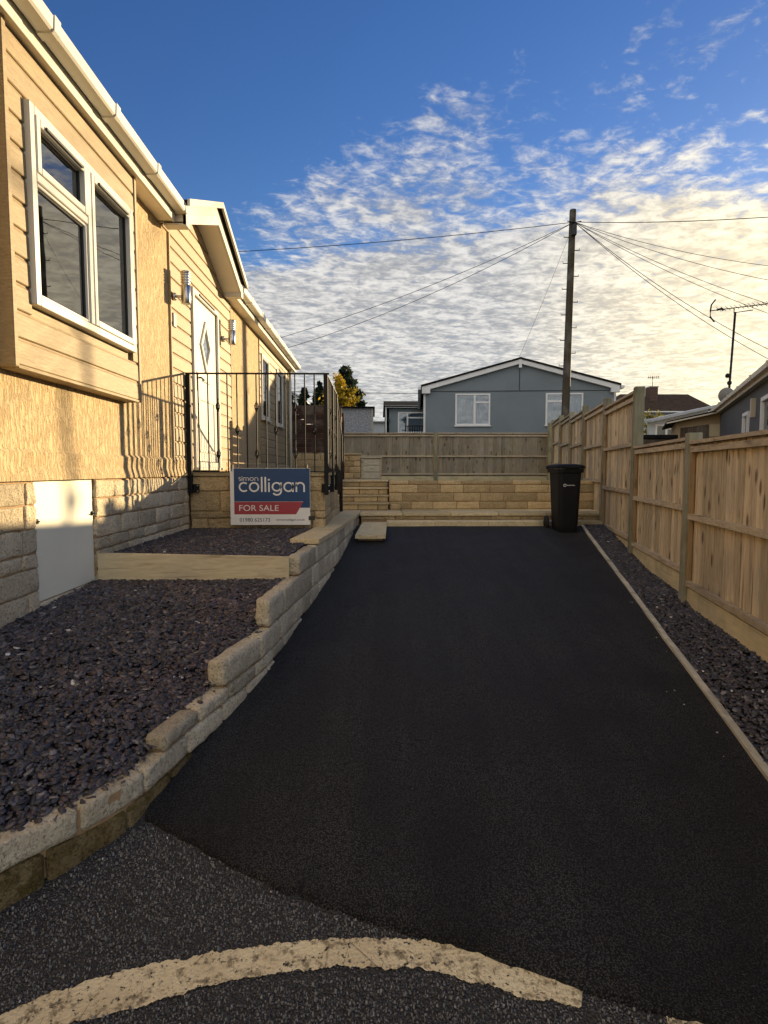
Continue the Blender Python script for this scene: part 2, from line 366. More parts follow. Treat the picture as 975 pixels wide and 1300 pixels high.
# rounded, uneven block: local x = length, y = depth (front is -y), z = height
def block_geo(w, d, h, r=.012, amp=.006, nx=4, seed=0, ny=3, nz=3):
    r = min(r, w * .3, d * .3, h * .3)
    def ax(L, n): return [-L / 2, -L / 2 + r] + [-L / 2 + r + (L - 2 * r) * (k + 1) / n for k in range(n - 1)] + [L / 2 - r, L / 2]
    X, Y, Z = ax(w, nx - 1), ax(d, ny - 1), ax(h, nz - 1)
    idx = {}; V = []; Fc = []
    hx, hy, hz = w / 2 - r, d / 2 - r, h / 2 - r
    def vid(p):
        if p in idx: return idx[p]
        v = Vector(p); q = Vector((max(-hx, min(hx, p[0])), max(-hy, min(hy, p[1])), max(-hz, min(hz, p[2]))))
        e = v - q
        if e.length > 1e-9: v = q + e.normalized() * r
        k = noise.noise_vector(Vector((p[0] * 13 + seed * 3.7, p[1] * 13, p[2] * 13 + seed * 1.3)))
        k2 = noise.noise_vector(Vector((p[0] * 38 + seed * 3.7, p[1] * 38, p[2] * 38 + seed * 1.3)))
        v += (k + k2 * .6) * amp
        idx[p] = len(V); V.append(v); return idx[p]
    def grid(A, B, f, flip):
        for i in range(len(A) - 1):
            for j in range(len(B) - 1):
                q = [vid(f(A[i], B[j])), vid(f(A[i + 1], B[j])), vid(f(A[i + 1], B[j + 1])), vid(f(A[i], B[j + 1]))]
                Fc.append(q[::-1] if flip else q)
    grid(X, Z, lambda a, b: (a, Y[0], b), False); grid(X, Z, lambda a, b: (a, Y[-1], b), True)
    grid(X, Y, lambda a, b: (a, b, Z[-1]), False); grid(X, Y, lambda a, b: (a, b, Z[0]), True)
    grid(Y, Z, lambda a, b: (X[-1], a, b), False); grid(Y, Z, lambda a, b: (X[0], a, b), True)
    return V, Fc
_bs = [0]
def stone_block(name, p, q, depth, z0, z1, m, parent, r=.014, amp=.006, nx=4):
    """block whose front edge runs p->q in plan; its depth goes to the left of p->q"""
    _bs[0] += 1
    p = Vector((p[0], p[1])); q = Vector((q[0], q[1])); d = q - p; L = d.length; ang = math.atan2(d.y, d.x)
    V, Fc = block_geo(L, depth, z1 - z0, r, amp * 1.25, nx + 1, _bs[0], 3, 4)
    me = bpy.data.meshes.new(name); me.from_pydata([(v.x, v.y, v.z) for v in V], [], Fc); me.update(); me.materials.append(m)
    me.polygons.foreach_set('use_smooth', [True] * len(me.polygons))
    c = (p + q) / 2 + Vector((-math.sin(ang), math.cos(ang))) * depth / 2
    return link(name, me, (c.x, c.y, (z0 + z1) / 2), parent, (0, 0, ang))

# ------------------------------------------------------------------ terrain
GA, GH = .1013, 1.63
def gz(y): return GA * y - GH
def build_ground():
    prof = [(-1500, gz(-12)), (-12, gz(-12)), (8.5, gz(8.5)), (10.3, gz(8.5)), (10.36, -.26), (60, -.30), (2500, -.30)]
    xs = [-1500, -60, -12, 0, 12, 60, 1500]
    V = [(x, y, z - .06) for y, z in prof for x in xs]; n = len(xs)
    Fc = [(i * n + j, i * n + j + 1, (i + 1) * n + j + 1, (i + 1) * n + j) for i in range(len(prof) - 1) for j in range(n - 1)]
    tag(mk('ground', V, Fc, M['soil']), kind='structure')
    # old road in front, joined to the drive
    V = []; ys = [-12, -6, -2, 0, .8, 1.6, 2.4, 3.2, 5, 9]
    xs = [-30, -8, -4, -2.6, -1.5, 0, 1.5, 3, 8, 30]
    V = [(x, y, gz(y) - .022) for y in ys for x in xs]; n = len(xs)
    Fc = [(i * n + j, i * n + j + 1, (i + 1) * n + j + 1, (i + 1) * n + j) for i in range(len(ys) - 1) for j in range(n - 1) if not (ys[i] >= 2.4 and (xs[j] < -1.6 or xs[j] >= 3))]
    used = sorted({i for f in Fc for i in f}); mp = {i: k for k, i in enumerate(used)}
    tag(mk('road', [V[i] for i in used], [tuple(mp[i] for i in f) for f in Fc], M['tarmac_old']), kind='structure')
build_ground()

WALL = [(-1.85, 1.10), (-1.55, 1.48), (-1.241, 1.881), (-.991, 2.207), (-.93, 2.40), (-.86, 2.76), (-.793, 3.035), (-.674, 3.56), (-.57, 4.58), (-.392, 6.19), (-.265, 8.09), (-.21, 8.95)]
_seg = [0.]
for a, b in zip(WALL, WALL[1:]): _seg.append(_seg[-1] + math.dist(a, b))
def wall_at(s):
    for i in range(len(WALL) - 1):
        if s <= _seg[i + 1] or i == len(WALL) - 2:
            t = (s - _seg[i]) / (_seg[i + 1] - _seg[i]); return (WALL[i][0] + (WALL[i + 1][0] - WALL[i][0]) * t, WALL[i][1] + (WALL[i + 1][1] - WALL[i][1]) * t)
def wall_x(y):
    return float(np.interp(y, [p[1] for p in WALL], [p[0] for p in WALL]))
def wall_s(y):
    return float(np.interp(y, [p[1] for p in WALL], _seg))
FX = lambda y: .204 * y + 1.58            # face of the right fence
EX = lambda y: .204 * y + 1.235           # drive side of the timber edging

def build_drive():
    # fresh tarmac: front edge is a wandering line
    fr = [(-.935, 2.33), (-.80, 2.25), (-.62, 2.13), (-.344, 1.967), (-.15, 1.885), (.011, 1.817), (.16, 1.765), (.301, 1.713), (.46, 1.65), (.607, 1.583), (.78, 1.525), (.949, 1.468), (1.25, 1.38), (1.6, 1.28)]
    front = []
    for (a, b) in zip(fr, fr[1:]):
        for k in range(9):
            t = k / 9; x = a[0] + (b[0] - a[0]) * t; y = a[1] + (b[1] - a[1]) * t
            front.append((x, y + .012 * noise.noise(Vector((x * 14, 3, 0))) + .007 * noise.noise(Vector((x * 45, 9, 0)))))
    ys = np.linspace(0, 1, 60)
    nx = len(front); V = []; Fc = []
    yend = 8.31
    for j, t in enumerate(ys):
        for i, (x, y) in enumerate(front):
            u = i / (nx - 1); yy = y + (yend - y) * t
            xl = wall_x(max(yy, 2.33)) - .05; xr = EX(yy) + .02
            k = min(1, t * 12); uu = (x - front[0][0]) / (front[-1][0] - front[0][0])
            X = xl + (xr - xl) * uu if t > 0 else x
            X = x * (1 - k) + (xl + (xr - xl) * uu) * k
            z = gz(yy) + .006 * noise.noise(Vector((X * 1.1, yy * 1.1, 2))) + .003 * noise.noise(Vector((X * 4, yy * 4, 5)))
            V.append((X, yy, z))
    for j in range(len(ys) - 1):
        for i in range(nx - 1): Fc.append((j * nx + i, j * nx + i + 1, (j + 1) * nx + i + 1, (j + 1) * nx + i))
    b0 = len(V)
    V += [(x, y - .012, gz(y) - .03) for x, y in front]
    Fc += [(b0 + i, b0 + i + 1, i + 1, i) for i in range(nx - 1)]
    tag(mk('driveway', V, Fc, M['tarmac_new'], None, True), kind='structure')
    # the worn painted arc on the old road
    top = [(-1.35, 1.33), (-1.2, 1.43), (-1.027, 1.536), (-.923, 1.601), (-.798, 1.647), (-.62, 1.695), (-.426, 1.729), (-.26, 1.754), (-.113, 1.76), (.06, 1.761), (.183, 1.75), (.326, 1.718), (.416, 1.685), (.524, 1.645), (.605, 1.603)]
    bot = [(-1.27, 1.24), (-1.1, 1.36), (-.95, 1.45), (-.83, 1.505), (-.699, 1.545), (-.578, 1.583), (-.402, 1.632), (-.25, 1.655), (-.1, 1.665), (.057, 1.662), (.17, 1.65), (.284, 1.616), (.37, 1.585), (.475, 1.552), (.575, 1.535)]
    def strip(name, top, bot, K=40):
        V = []; Fc = []; n = 0
        for i in range(len(top) - 1):
            for k in range(K + (i == len(top) - 2)):
                t = k / K; P = []
                for q, (A, sg) in enumerate(((top, 1), (bot, -1))):
                    x = A[i][0] + (A[i + 1][0] - A[i][0]) * t; y = A[i][1] + (A[i + 1][1] - A[i][1]) * t
                    y += sg * (.012 * noise.noise(Vector((x * 13, 7 * q, 1))) + .007 * noise.noise(Vector((x * 41, 7 * q, 4))) + .005 * noise.noise(Vector((x * 117, 7 * q, 8))) + .004 * noise.noise(Vector((x * 310, 7 * q, 12))))
                    P.append((x, y))
                for w in (0, .33, .66, 1):
                    x = P[0][0] + (P[1][0] - P[0][0]) * w; y = P[0][1] + (P[1][1] - P[0][1]) * w; V.append((x, y, gz(y) - .0175))
                n += 1
        for i in range(n - 1):
            for j in range(3): Fc.append((i * 4 + j, i * 4 + j + 1, (i + 1) * 4 + j + 1, (i + 1) * 4 + j))
        return tag(mk(name, V, Fc, M['road_paint']), kind='structure')
    strip('road_marking', top, bot)
    strip('road_marking', [(.80, 1.508), (.86, 1.494), (.93, 1.470), (1.02, 1.438)], [(.775, 1.42), (.83, 1.40), (.89, 1.37), (.95, 1.33)])
    # timber edging, three lengths
    e = thing('timber_edging', (EX(5), 5, gz(5)), 'weathered timber edging board between black drive and slate strip', 'edging')
    for y0, y1 in ((.4, 3.02), (3.024, 5.6), (5.604, 8.34)):
        V = []; K = 14
        for k in range(K + 1):
            y = y0 + (y1 - y0) * k / K; j = .006 * noise.noise(Vector((y * 2.3, 1, 0))); hgt = .018 + .006 * noise.noise(Vector((y * 3, 5, 0)))
            x = EX(y) + j
            V += [(x, y, gz(y) - .06), (x, y, gz(y) + hgt), (x + .038, y, gz(y) + hgt + .003), (x + .038, y, gz(y) - .06)]
        Fc = [(k * 4 + a, k * 4 + (a + 1) % 4, k * 4 + 4 + (a + 1) % 4, k * 4 + 4 + a) for k in range(K) for a in range(4)] + [(3, 2, 1, 0), tuple(4 * K + a for a in range(4))]
        mk('edging_board', V, Fc, M['edging'], e)
build_drive()

# ------------------------------------------------------------------ slate chippings (stuff)
BED_I = ([.9, 1.5, 2.0, 2.45, 2.62, 3.0, 3.15, 3.6, 3.8, 4.5], [-1.29, -1.25, -1.238, -1.226, -1.185, -1.152, -1.10, -1.01, -.935, -.835])
BED_H = ([.9, 2.0, 3.0, 4.2], [-1.08, -.95, -.83, -.785])
def bed_z(x, y):
    xi = np.interp(y, [p[1] for p in WALL], [p[0] for p in WALL]) - .10
    t = np.clip((x + 1.97) / np.maximum(xi + 1.97, .05), 0, 1)
    zi = np.interp(y, *BED_I); zh = np.interp(y, *BED_H)
    return zh + (zi - zh) * t ** 1.15
def chips(name, pts, zf, label, smin, smax, lift=.0, warm=.5, bed=None):
    n = len(pts); K = 6
    ang = np.sort(rng.uniform(0, 2 * np.pi, (n, K)), 1); ang = ang * .5 + (np.arange(K) / K * 2 * np.pi)[None] * .5 + rng.uniform(0, 6.3, (n, 1))
    size = smin + (smax - smin) * rng.random(n) ** 1.6
    asp = rng.uniform(.38, .78, n); rad = rng.uniform(.75, 1.1, (n, K))
    th = rng.uniform(.003, .0065, n) * (size / smax * .6 + .5)
    lx = np.cos(ang) * rad * size[:, None] * .5; ly = np.sin(ang) * rad * (size * asp)[:, None] * .5
    yaw = rng.uniform(0, 2 * np.pi, n); cx, sx = np.cos(yaw)[:, None], np.sin(yaw)[:, None]
    px_, py_ = lx * cx - ly * sx, lx * sx + ly * cx
    tiltx = rng.normal(0, .20, n)[:, None]; tilty = rng.normal(0, .20, n)[:, None]
    z0 = zf(pts[:, 0], pts[:, 1]) + lift + rng.uniform(-.004, .012, n)
    ztop = z0[:, None] + px_ * tiltx + py_ * tilty + th[:, None]
    top = np.stack([pts[:, :1] + px_ * .9, pts[:, 1:2] + py_ * .9, ztop], -1)
    low = np.stack([pts[:, :1] + px_, pts[:, 1:2] + py_, ztop - th[:, None] * 1.6], -1)
    V = np.concatenate([top, low], 1).reshape(-1, 3)
    base = np.arange(n) * 2 * K
    me = bpy.data.meshes.new(name)
    loops = []; starts = []; tot = []
    topf = base[:, None] + np.arange(K)[None]
    side = np.stack([np.stack([base + k + K, base + (k + 1) % K + K, base + (k + 1) % K, base + k], -1) for k in range(K)], 1)   # n,K,4
    per = np.concatenate([topf, side.reshape(n, -1)], 1)       # n, K+4K
    loops = per.ravel()
    cnt = np.array([K] + [4] * K); ct = np.tile(cnt, n); st = np.concatenate([[0], np.cumsum(ct)[:-1]])
    c0 = V.mean(0); c0[2] = V[:, 2].min()
    me.vertices.add(len(V)); me.vertices.foreach_set('co', (V - c0).astype(np.float32).ravel())
    me.loops.add(len(loops)); me.loops.foreach_set('vertex_index', loops.astype(np.int32))
    me.polygons.add(len(ct)); me.polygons.foreach_set('loop_start', st.astype(np.int32)); me.polygons.foreach_set('loop_total', ct.astype(np.int32))
    me.update(calc_edges=True); me.validate()
    pal = np.array([(.044, .039, .046), (.026, .027, .034), (.058, .046, .047), (.072, .054, .048), (.062, .062, .070), (.13, .12, .115)])
    pr = np.array([.28, .24, .20, .10 + .0, .12, .06]); pr /= pr.sum()
    cc = pal[rng.choice(6, n, p=pr)] * rng.uniform(.5, 1.9, (n, 1))
    brown = np.clip(np.array([noise.noise(Vector((a * 1.6, b * 1.6, 0))) for a, b in pts]) + warm - .35, 0, 1)[:, None]
    cc = cc * (1 + brown * np.array([[.75, .35, .15]]))
    if bed == 'grit': cc = np.array([[.17, .165, .155]]) * rng.uniform(.25, 1.5, (n, 1))
    odd = rng.random(n); cc[odd > .9975] = (.62, .60, .56); cc[(odd > .992) & (odd <= .9955)] = (.22, .19, .14)
    cc4 = np.concatenate([cc, np.ones((n, 1))], 1)
    set_chip_colours(me, np.repeat(cc4, 5 * K, 0))
    me.materials.append(M['slate'])
    o = link(name, me, c0); tag(o, label, 'grit' if bed else 'slate', None, 'stuff'); return o
def scatter(x0, x1, y0, y1, dens, ok):
    n = int((x1 - x0) * (y1 - y0) * dens); p = np.stack([rng.uniform(x0, x1, n), rng.uniform(y0, y1, n)], 1); return p[ok(p[:, 0], p[:, 1])]
def sheet(name, xa, xb, y0, y1, zf, K=24, J=16):
    V = []
    for k in range(K + 1):
        y = y0 + (y1 - y0) * k / K
        for j in range(J + 1):
            x = xa(y) + (xb(y) - xa(y)) * j / J; V.append((x, y, float(zf(np.array([x]), np.array([y]))[0]) - .012))
    Fc = [(k * (J + 1) + j, k * (J + 1) + j + 1, (k + 1) * (J + 1) + j + 1, (k + 1) * (J + 1) + j) for k in range(K) for j in range(J)]
    return tag(mk(name, V, Fc, M['slate_bed']), kind='structure')
wxi = lambda y: wall_x(y) - .085
def build_slate():
    wx = lambda Y: np.interp(Y, [p[1] for p in WALL], [p[0] for p in WALL])
    sheet('garden_bed', lambda y: -2.0, wxi, 1.15, 4.5, bed_z)
    bline = lambda x: 4.2 + .245 * (x + 1.97)
    p = scatter(-1.965, -.5, 1.15, 4.55, 7600, lambda X, Y: (X < wx(Y) - .088 + .06 * (rng.random(len(X)) > .9)) & (Y < bline(X) - .01))
    chips('slate_chippings', p, bed_z, 'purple grey slate chippings sloping below the timber board', .016, .058, 0, .40)
    up = lambda X, Y: -.625 - .05 * np.clip((X + 1.97) / 1.3, 0, 1) * np.clip(1 - (Y - 4.4) / 1.5, 0, 1)
    sheet('garden_bed', lambda y: -2.0, lambda y: min(wxi(y), -1.97 + (y - 4.2) / .245) if y < 4.56 else wxi(y), 4.215, 6.36, up, 40)
    p = scatter(-1.965, -.4, 4.1, 6.3, 4600, lambda X, Y: (X < wx(Y) - .11) & (Y > bline(X) + .05) & (Y < 6.285))
    chips('slate_chippings', p, up, 'slate chippings between the timber board and the landing wall', .016, .055, 0, .4)
    pb = lambda Y: np.maximum(GA * Y - GH + .01, np.interp(Y, [.5, 2.75, 2.95, 4.6, 4.85, 6.5], [-1.21, -1.205, -1.115, -1.105, -1.05, -1.02]) + .008)
    st = lambda X, Y: (GA * Y - GH + .004) + (pb(Y) - (GA * Y - GH + .004)) * np.clip((X - (.204 * Y + 1.275)) / .30, 0, 1) ** 1.3
    sheet('garden_bed', lambda y: EX(y) + .03, lambda y: FX(y) + .03, .5, 8.4, st, 60, 6)
    p = scatter(1.3, 3.4, .8, 8.36, 6000, lambda X, Y: (X > EX(Y) + .045) & (X < FX(Y) - .0))
    chips('slate_chippings', p, st, 'dark slate chippings in the strip along the timber fence', .015, .052, .002, .1)
    rz = lambda X, Y: GA * Y - GH - .0235 + 0 * X
    fy = lambda X: np.interp(X, [-.935, -.344, .011, .301, .607, .949, 1.6], [2.33, 1.967, 1.817, 1.713, 1.583, 1.468, 1.28])
    def ok(X, Y):
        arc_ = np.interp(X, [-1.35, -1.027, -.798, -.426, -.113, .183, .416, .605], [1.33, 1.536, 1.647, 1.729, 1.76, 1.75, 1.685, 1.603])
        return (Y < fy(X) - .02) & (X > np.interp(Y, [1.1, 1.881, 2.207, 2.4], [-1.85, -1.241, -.991, -.93]) + .02) & ~((Y < arc_ + .01) & (Y > arc_ - .125) & (X < .61))
    p = scatter(-1.6, 1.3, 1.15, 2.32, 9000, ok)
    o = chips('road_grit', p, rz, 'loose grey grit and small stones on the old road surface', .003, .0095, 0, .1, 'grit')
    # a few pale pebbles kicked onto the drive and road
    b = MB()
    for k in range(9):
        x, y = random.uniform(-.3, 2.3), random.uniform(1.6, 6.5)
        if k < 9: y = random.uniform(2.6, 5); x = EX(y) - random.uniform(.03, .25)
        r = random.uniform(.002, .005)
        if not (wall_x(max(y, 2.33)) + .1 < x < EX(y) - .02): continue
        V, Fc = block_geo(r * 2.6, r * 2, r * 1.5, r * .5, r * .15, 3, k, 2, 2); a = random.random() * 6
        b.add([(x + v.x * math.cos(a) - v.y * math.sin(a), y + v.x * math.sin(a) + v.y * math.cos(a), gz(y) + r * .75 + v.z) for v in V], Fc)
    tag(b.done('loose_pebbles', M['pebble']), 'tiny pale pebbles scattered on the black tarmac drive', 'pebbles', None, 'stuff')
build_slate()

# ------------------------------------------------------------------ curved garden wall
def build_garden_wall():
    w = thing('garden_wall', (WALL[4][0], WALL[4][1], gz(2.4)), 'low stepped buff stone garden wall curving along the left of the drive', 'wall')
    S_end = wall_s(8.93)
    courses = [  # z0, z1, first y, stone length, material
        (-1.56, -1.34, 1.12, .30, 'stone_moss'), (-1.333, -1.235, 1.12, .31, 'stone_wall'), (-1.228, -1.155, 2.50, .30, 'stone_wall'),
        (-1.148, -1.005, 3.05, .46, 'stone_wall'), (-.997, -.82, 3.70, .36, 'stone_wall'), (-.813, -.66, 4.53, .30, 'stone_wall')]
    # buried stones are not built: a course stops where the drive has risen over it
    for ci, (z0, z1, y0, L, m) in enumerate(courses):
        s = wall_s(y0); k = 0
        send = min(S_end, wall_s((z1 - .01 + GH) / GA) if (z1 + GH) / GA < 8.9 else S_end)
        if ci == 0: send = wall_s(2.75)
        while s < send - .06:
            l = L * random.uniform(.82, 1.15)
            if k == 0 and ci > 1: l = L * 1.05
            if ci >= 3 and k > 2: l *= .72
            e = min(s + l, send)
            if send - e < .09: e = send
            p, q = wall_at(s + .006), wall_at(e - .006)
            first = (k == 0 and ci > 1)
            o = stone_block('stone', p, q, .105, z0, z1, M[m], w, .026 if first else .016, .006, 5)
            s = e; k += 1
    # mortar core, set back from the faces
    for ci, (z0, z1, y0, L, m) in enumerate(courses):
        V = []; s0 = wall_s(y0) + .03; s1 = min(S_end, wall_s((z1 + .05 + GH) / GA)) if ci else wall_s(2.6); K = max(4, int((s1 - s0) / .08))
        for k in range(K + 1):
            s = s0 + (s1 - s0) * k / K; a = wall_at(s); b = wall_at(min(s + .02, S_end)); d = Vector((b[0] - a[0], b[1] - a[1])).normalized() if b != a else d; n = Vector((-d.y, d.x))
            for t in (.020 if ci else .032, .092):
                for z in (z0 - .03, z1 - .016): V.append((a[0] + n.x * t, a[1] + n.y * t, z))
        Fc = []
        for k in range(K):
            i = 4 * k
            for a, b in ((0, 1), (1, 3), (3, 2), (2, 0)): Fc.append((i + a, i + b, i + 4 + b, i + 4 + a))
        Fc += [(0, 2, 3, 1), (4 * K, 4 * K + 1, 4 * K + 3, 4 * K + 2)]
        mk('mortar', V, Fc, M['mortar'], w)
    # coping slabs, up to the corner with the ledge
    ys = [5.18, 5.86, 6.6, 7.38, 8.16, 8.93]
    for a, b in zip(ys, ys[1:]):
        V = []
        for z in (-.652, -.602):
            V += [(wall_x(a) - .24, a + .004, z), (wall_x(a) + .02, a + .004, z), (wall_x(b) + .02, b - .004, z), (wall_x(b) - .24, b - .004, z)]
        bm = bmesh.new(); vv = [bm.verts.new(v) for v in V]
        for f in BOXF: bm.faces.new([vv[i] for i in f])
        bmesh.ops.bevel(bm, geom=bm.edges[:], offset=.006, segments=1, affect='EDGES'); bm.verts.index_update()
        mk('coping_slab', [v.co[:] for v in bm.verts], [[v.index for v in f.verts] for f in bm.faces], M['paving'], w); bm.free()
    # retaining sleeper across the bed
    V = [(-1.962, 4.19, -.86), (-.655, 4.505, -.95), (-.665, 4.55, -.95), (-1.972, 4.235, -.86), (-1.962, 4.19, -.588), (-.655, 4.505, -.664), (-.665, 4.55, -.664), (-1.972, 4.235, -.588)]
    tb = MB().add(V, BOXF)
    o = tb.done('timber_step_board', M['sleeper']); tag(o, 'broad timber board holding back the upper slate bed', 'board')
    # the slab left as a step at the corner of the drive
    V = [(-.235, 7.26), (.14, 7.26), (.175, 8.12), (-.16, 8.12)]
    b = MB().prism(V, lambda u, v, w_: (u, v, w_ + GA * (v - 7.7)), -.80, -.755)
    tag(b.done('paving_slab', M['paving']), 'loose buff paving slab laid as a step beside the garden wall', 'paving slab')
    b = MB().prism([(-.20, 7.40), (.10, 7.40), (.14, 8.1), (-.14, 8.1)], lambda u, v, w_: (u, v, w_ + GA * (v - 7.7)), -.87, -.802)
    tag(b.done('packing_stone', M['stone']), 'rough stone packing wedged under the loose paving slab', 'stone')
build_garden_wall()

# ------------------------------------------------------------------ terrace at the end of the drive
def courses_x(parent, x0, x1, yf, rows, L, m, depth=.1, amp=.005, jit=.2, name='stone'):
    for ri, (z0, z1) in enumerate(rows):
        x = x0; k = 0
        first = L * (.55 if ri % 2 else 1.0)
        while x < x1 - .03:
            l = (first if k == 0 else L) * random.uniform(1 - jit, 1 + jit); e = min(x + l, x1)
            if x1 - e < .10: e = x1
            stone_block(name, (x + .005, yf), (e - .005, yf), depth, z0, z1, M[m], parent, .010, amp, 4); x = e; k += 1
def build_terrace():
    t = thing('stone_terrace', (1.3, 8.6, gz(8.4)), 'buff stone terrace with low retaining wall and paved ledge at end of drive', 'terrace')
    XR = FX(9.2) - .02
    # kerb slabs
    for x0, x1 in ((.18, .86), (.866, 1.62), (1.626, 2.35), (2.356, FX(8.3) - .03)):
        box('kerb_slab', x0, x1, 8.31, 8.60, -.90, -.722, M['paving'], t, .008)
    box('mortar', -.19, XR - .02, 8.635, 9.0, -.92, -.69, M['mortar'], t)
    courses_x(t, -.195, XR, 8.62, [(-.722, -.672)], .52, 'stone', .1, .003)
    xs = [-.215, .42, 1.12, 1.82, 2.52, XR]
    for a, b in zip(xs, xs[1:]): box('ledge_slab', a + .004, b - .004, 8.595, 9.02, -.668, -.622, M['paving'], t, .007)
    xs = [-.9, -.22, .42, 1.02, 1.72, 2.42, XR + .05]
    for a, b in zip(xs, xs[1:]): box('ledge_slab', a + .004, b - .004, 9.026, 9.50, -.668, -.624, M['paving'], t, .007)
    box('ledge_core', -.9, XR, 9.0, 9.5, -.95, -.672, M['mortar'], t)
    for a in (-.86, -.545): box('ledge_slab', a, a + .31, 8.30, 9.02, -.670, -.626, M['paving'], t, .007)
    box('ledge_core', -.86, -.24, 8.32, 8.99, -.95, -.674, M['mortar'], t)
    # retaining wall
    rows = [(-.618, -.505), (-.495, -.365), (-.355, -.235), (-.225, -.165)]
    courses_x(t, .24, XR + .12, 9.44, rows, .46, 'stone', .1, .004, .25)
    box('mortar', .24, XR + .1, 9.452, 9.62, -.70, -.172, M['mortar'], t)
    tag(box('upper_terrace', .25, FX(10.2) + .6, 9.60, 10.5, -.8, -.20, M['soil']), kind='structure')
    # steps going up beside it
    for k in range(4):
        z0 = -.622 + k * .115; y0 = 9.22 + k * .20
        courses_x(t, -.62, .225, y0 + .02, [(z0 + .002, z0 + .083)], .34, 'stone', .1, .003)
        box('tread', -.64, .235, y0, y0 + .30 + (.3 if k == 3 else 0), z0 + .086, z0 + .113, M['paving'], t, .005)
        box('mortar', -.60, .215, y0 + .05, y0 + .6, z0 - .02, z0 + .084, M['mortar'], t)
    tag(stone_block('loose_block', (.25, 9.31), (.415, 9.31), .1, -.622, -.535, M['stone'], None, .01, .004), 'single buff block lying on the ledge beside the steps', 'block')
    # brick pillar and timber box on the upper level
    p = thing('stone_pillar', (-.42, 11.0, -.30), 'square buff stone pillar on the upper level beside timber box', 'pillar')
    for r in range(5):
        z0 = -.26 + r * .108
        for (a, b) in (((-.56, -.40), (-.39, -.25)) if r % 2 else ((-.56, -.47), (-.46, -.25))):
            pass
        cuts = [-.56, -.38 if r % 2 else -.46, -.25]
        for a, b in zip(cuts, cuts[1:]): stone_block('stone', (a + .004, 10.95), (b - .004, 10.95), .30, z0, z0 + .102, M['stone'], p, .008, .003, 3)
    box('cap', -.575, -.235, 10.93, 11.27, .282, .315, M['paving'], p, .006)
    box('mortar', -.55, -.26, 10.97, 11.24, -.30, .28, M['mortar'], p)
    q = thing('timber_box', (-.05, 11.1, -.30), 'small square timber box standing between stone pillar and fence', 'timber box')
    for k in range(4): box('plank', -.225, .13, 10.98, 11.005, -.28 + k * .125, -.162 + k * .125, M['edging'], q, .004)
    for x in (-.235, .105): box('corner_post', x, x + .035, 10.965, 11.0, -.3, .23, M['fence_rail'], q)
    box('lid', -.25, .15, 10.95, 11.32, .222, .245, M['edging'], q, .004)
    box('body', -.22, .125, 11.006, 11.30, -.30, .22, M['fence_post'], q)
build_terrace()

# ------------------------------------------------------------------ fences
def fence_dir(p, q):
    d = Vector((q[0] - p[0], q[1] - p[1])).normalized(); return d, Vector((-d.y, d.x))
_bm = {}
def board_mesh(name, w, h, m):
    k = (name, round(h, 3), m)
    if k not in _bm:
        b = MB(); b.add([(-w / 2, -.004, 0), (w / 2, -.011, 0), (w / 2, .004, 0), (-w / 2, .004, 0), (-w / 2, -.004, h), (w / 2, -.011, h), (w / 2, .004, h), (-w / 2, .004, h)], BOXF)
        me = bpy.data.meshes.new(name); me.from_pydata(b.V, [], b.F); me.update(); me.materials.append(M[m]); _bm[k] = me
    return _bm[k]
def fence_panel(parent, p, q, zb, zt, rails, board_m, bw=.105, gravel=.15, side=1, cap=True, stiles=True):
    """boards behind rails; p->q seen from the side where 'left' (side=1) is the viewer"""
    d, n = fence_dir(p, q); n = n * side
    L = (Vector(q) - Vector(p)).length if not isinstance(p, tuple) else math.dist(p, q)
    P = Vector((p[0], p[1])); ang = math.atan2(d.y, d.x)
    nb = int(round(L / (bw * .92))); step = L / nb
    for k in range(nb):
        c = P + d * (step * (k + .5)) - n * (.012 + random.uniform(0, .003))
        dz = random.uniform(-.006, .004)
        me = board_mesh('board', step * 1.06, zt - zb, board_m)
        link('board', me, (c.x, c.y, zb + dz), parent, (random.gauss(0, .0015), random.gauss(0, .002), ang + (math.pi if side < 0 else 0) + math.pi))
    def bar(name, z0, z1, t0, t1, m, s0=0., s1=None):
        a = P + d * s0; b = P + d * (s1 if s1 is not None else L); V = []
        for z in (z0, z1):
            for pt, tt in ((a, t0), (b, t0), (b, t1), (a, t1)): v = pt + n * tt; V.append((v.x, v.y, z))
        return mk(name, V, BOXF if side < 0 else [f[::-1] for f in BOXF][::1], M[m], parent)
    for f in rails:
        z = zb + (zt - zb) * f; bar('rail', z - .022, z + .022, .0, .034, 'fence_rail')
    if cap: bar('capping', zt + .001, zt + .028, -.035, .045, 'fence_rail')
    if stiles:
        bar('stile', zb, zt, .001, .032, 'stile', 0, .035); bar('stile', zb, zt, .001, .032, 'stile', L - .035, L)
    if gravel: bar('gravel_board', zb - gravel, zb - .004, -.02, .018, 'gravel_board')
def fence_post(parent, x, y, z0, z1, ang, w=.10, m='fence_post'):
    V, Fc = block_geo(w, w, z1 - z0, .008, .0015, 3, random.random() * 99, 3, 4)
    me = bpy.data.meshes.new('post'); me.from_pydata([(v.x, v.y, v.z + (z1 - z0) / 2) for v in V], [], Fc); me.update(); me.materials.append(M[m])
    return link('post', me, (x, y, z0), parent, (0, random.gauss(0, .004), ang))
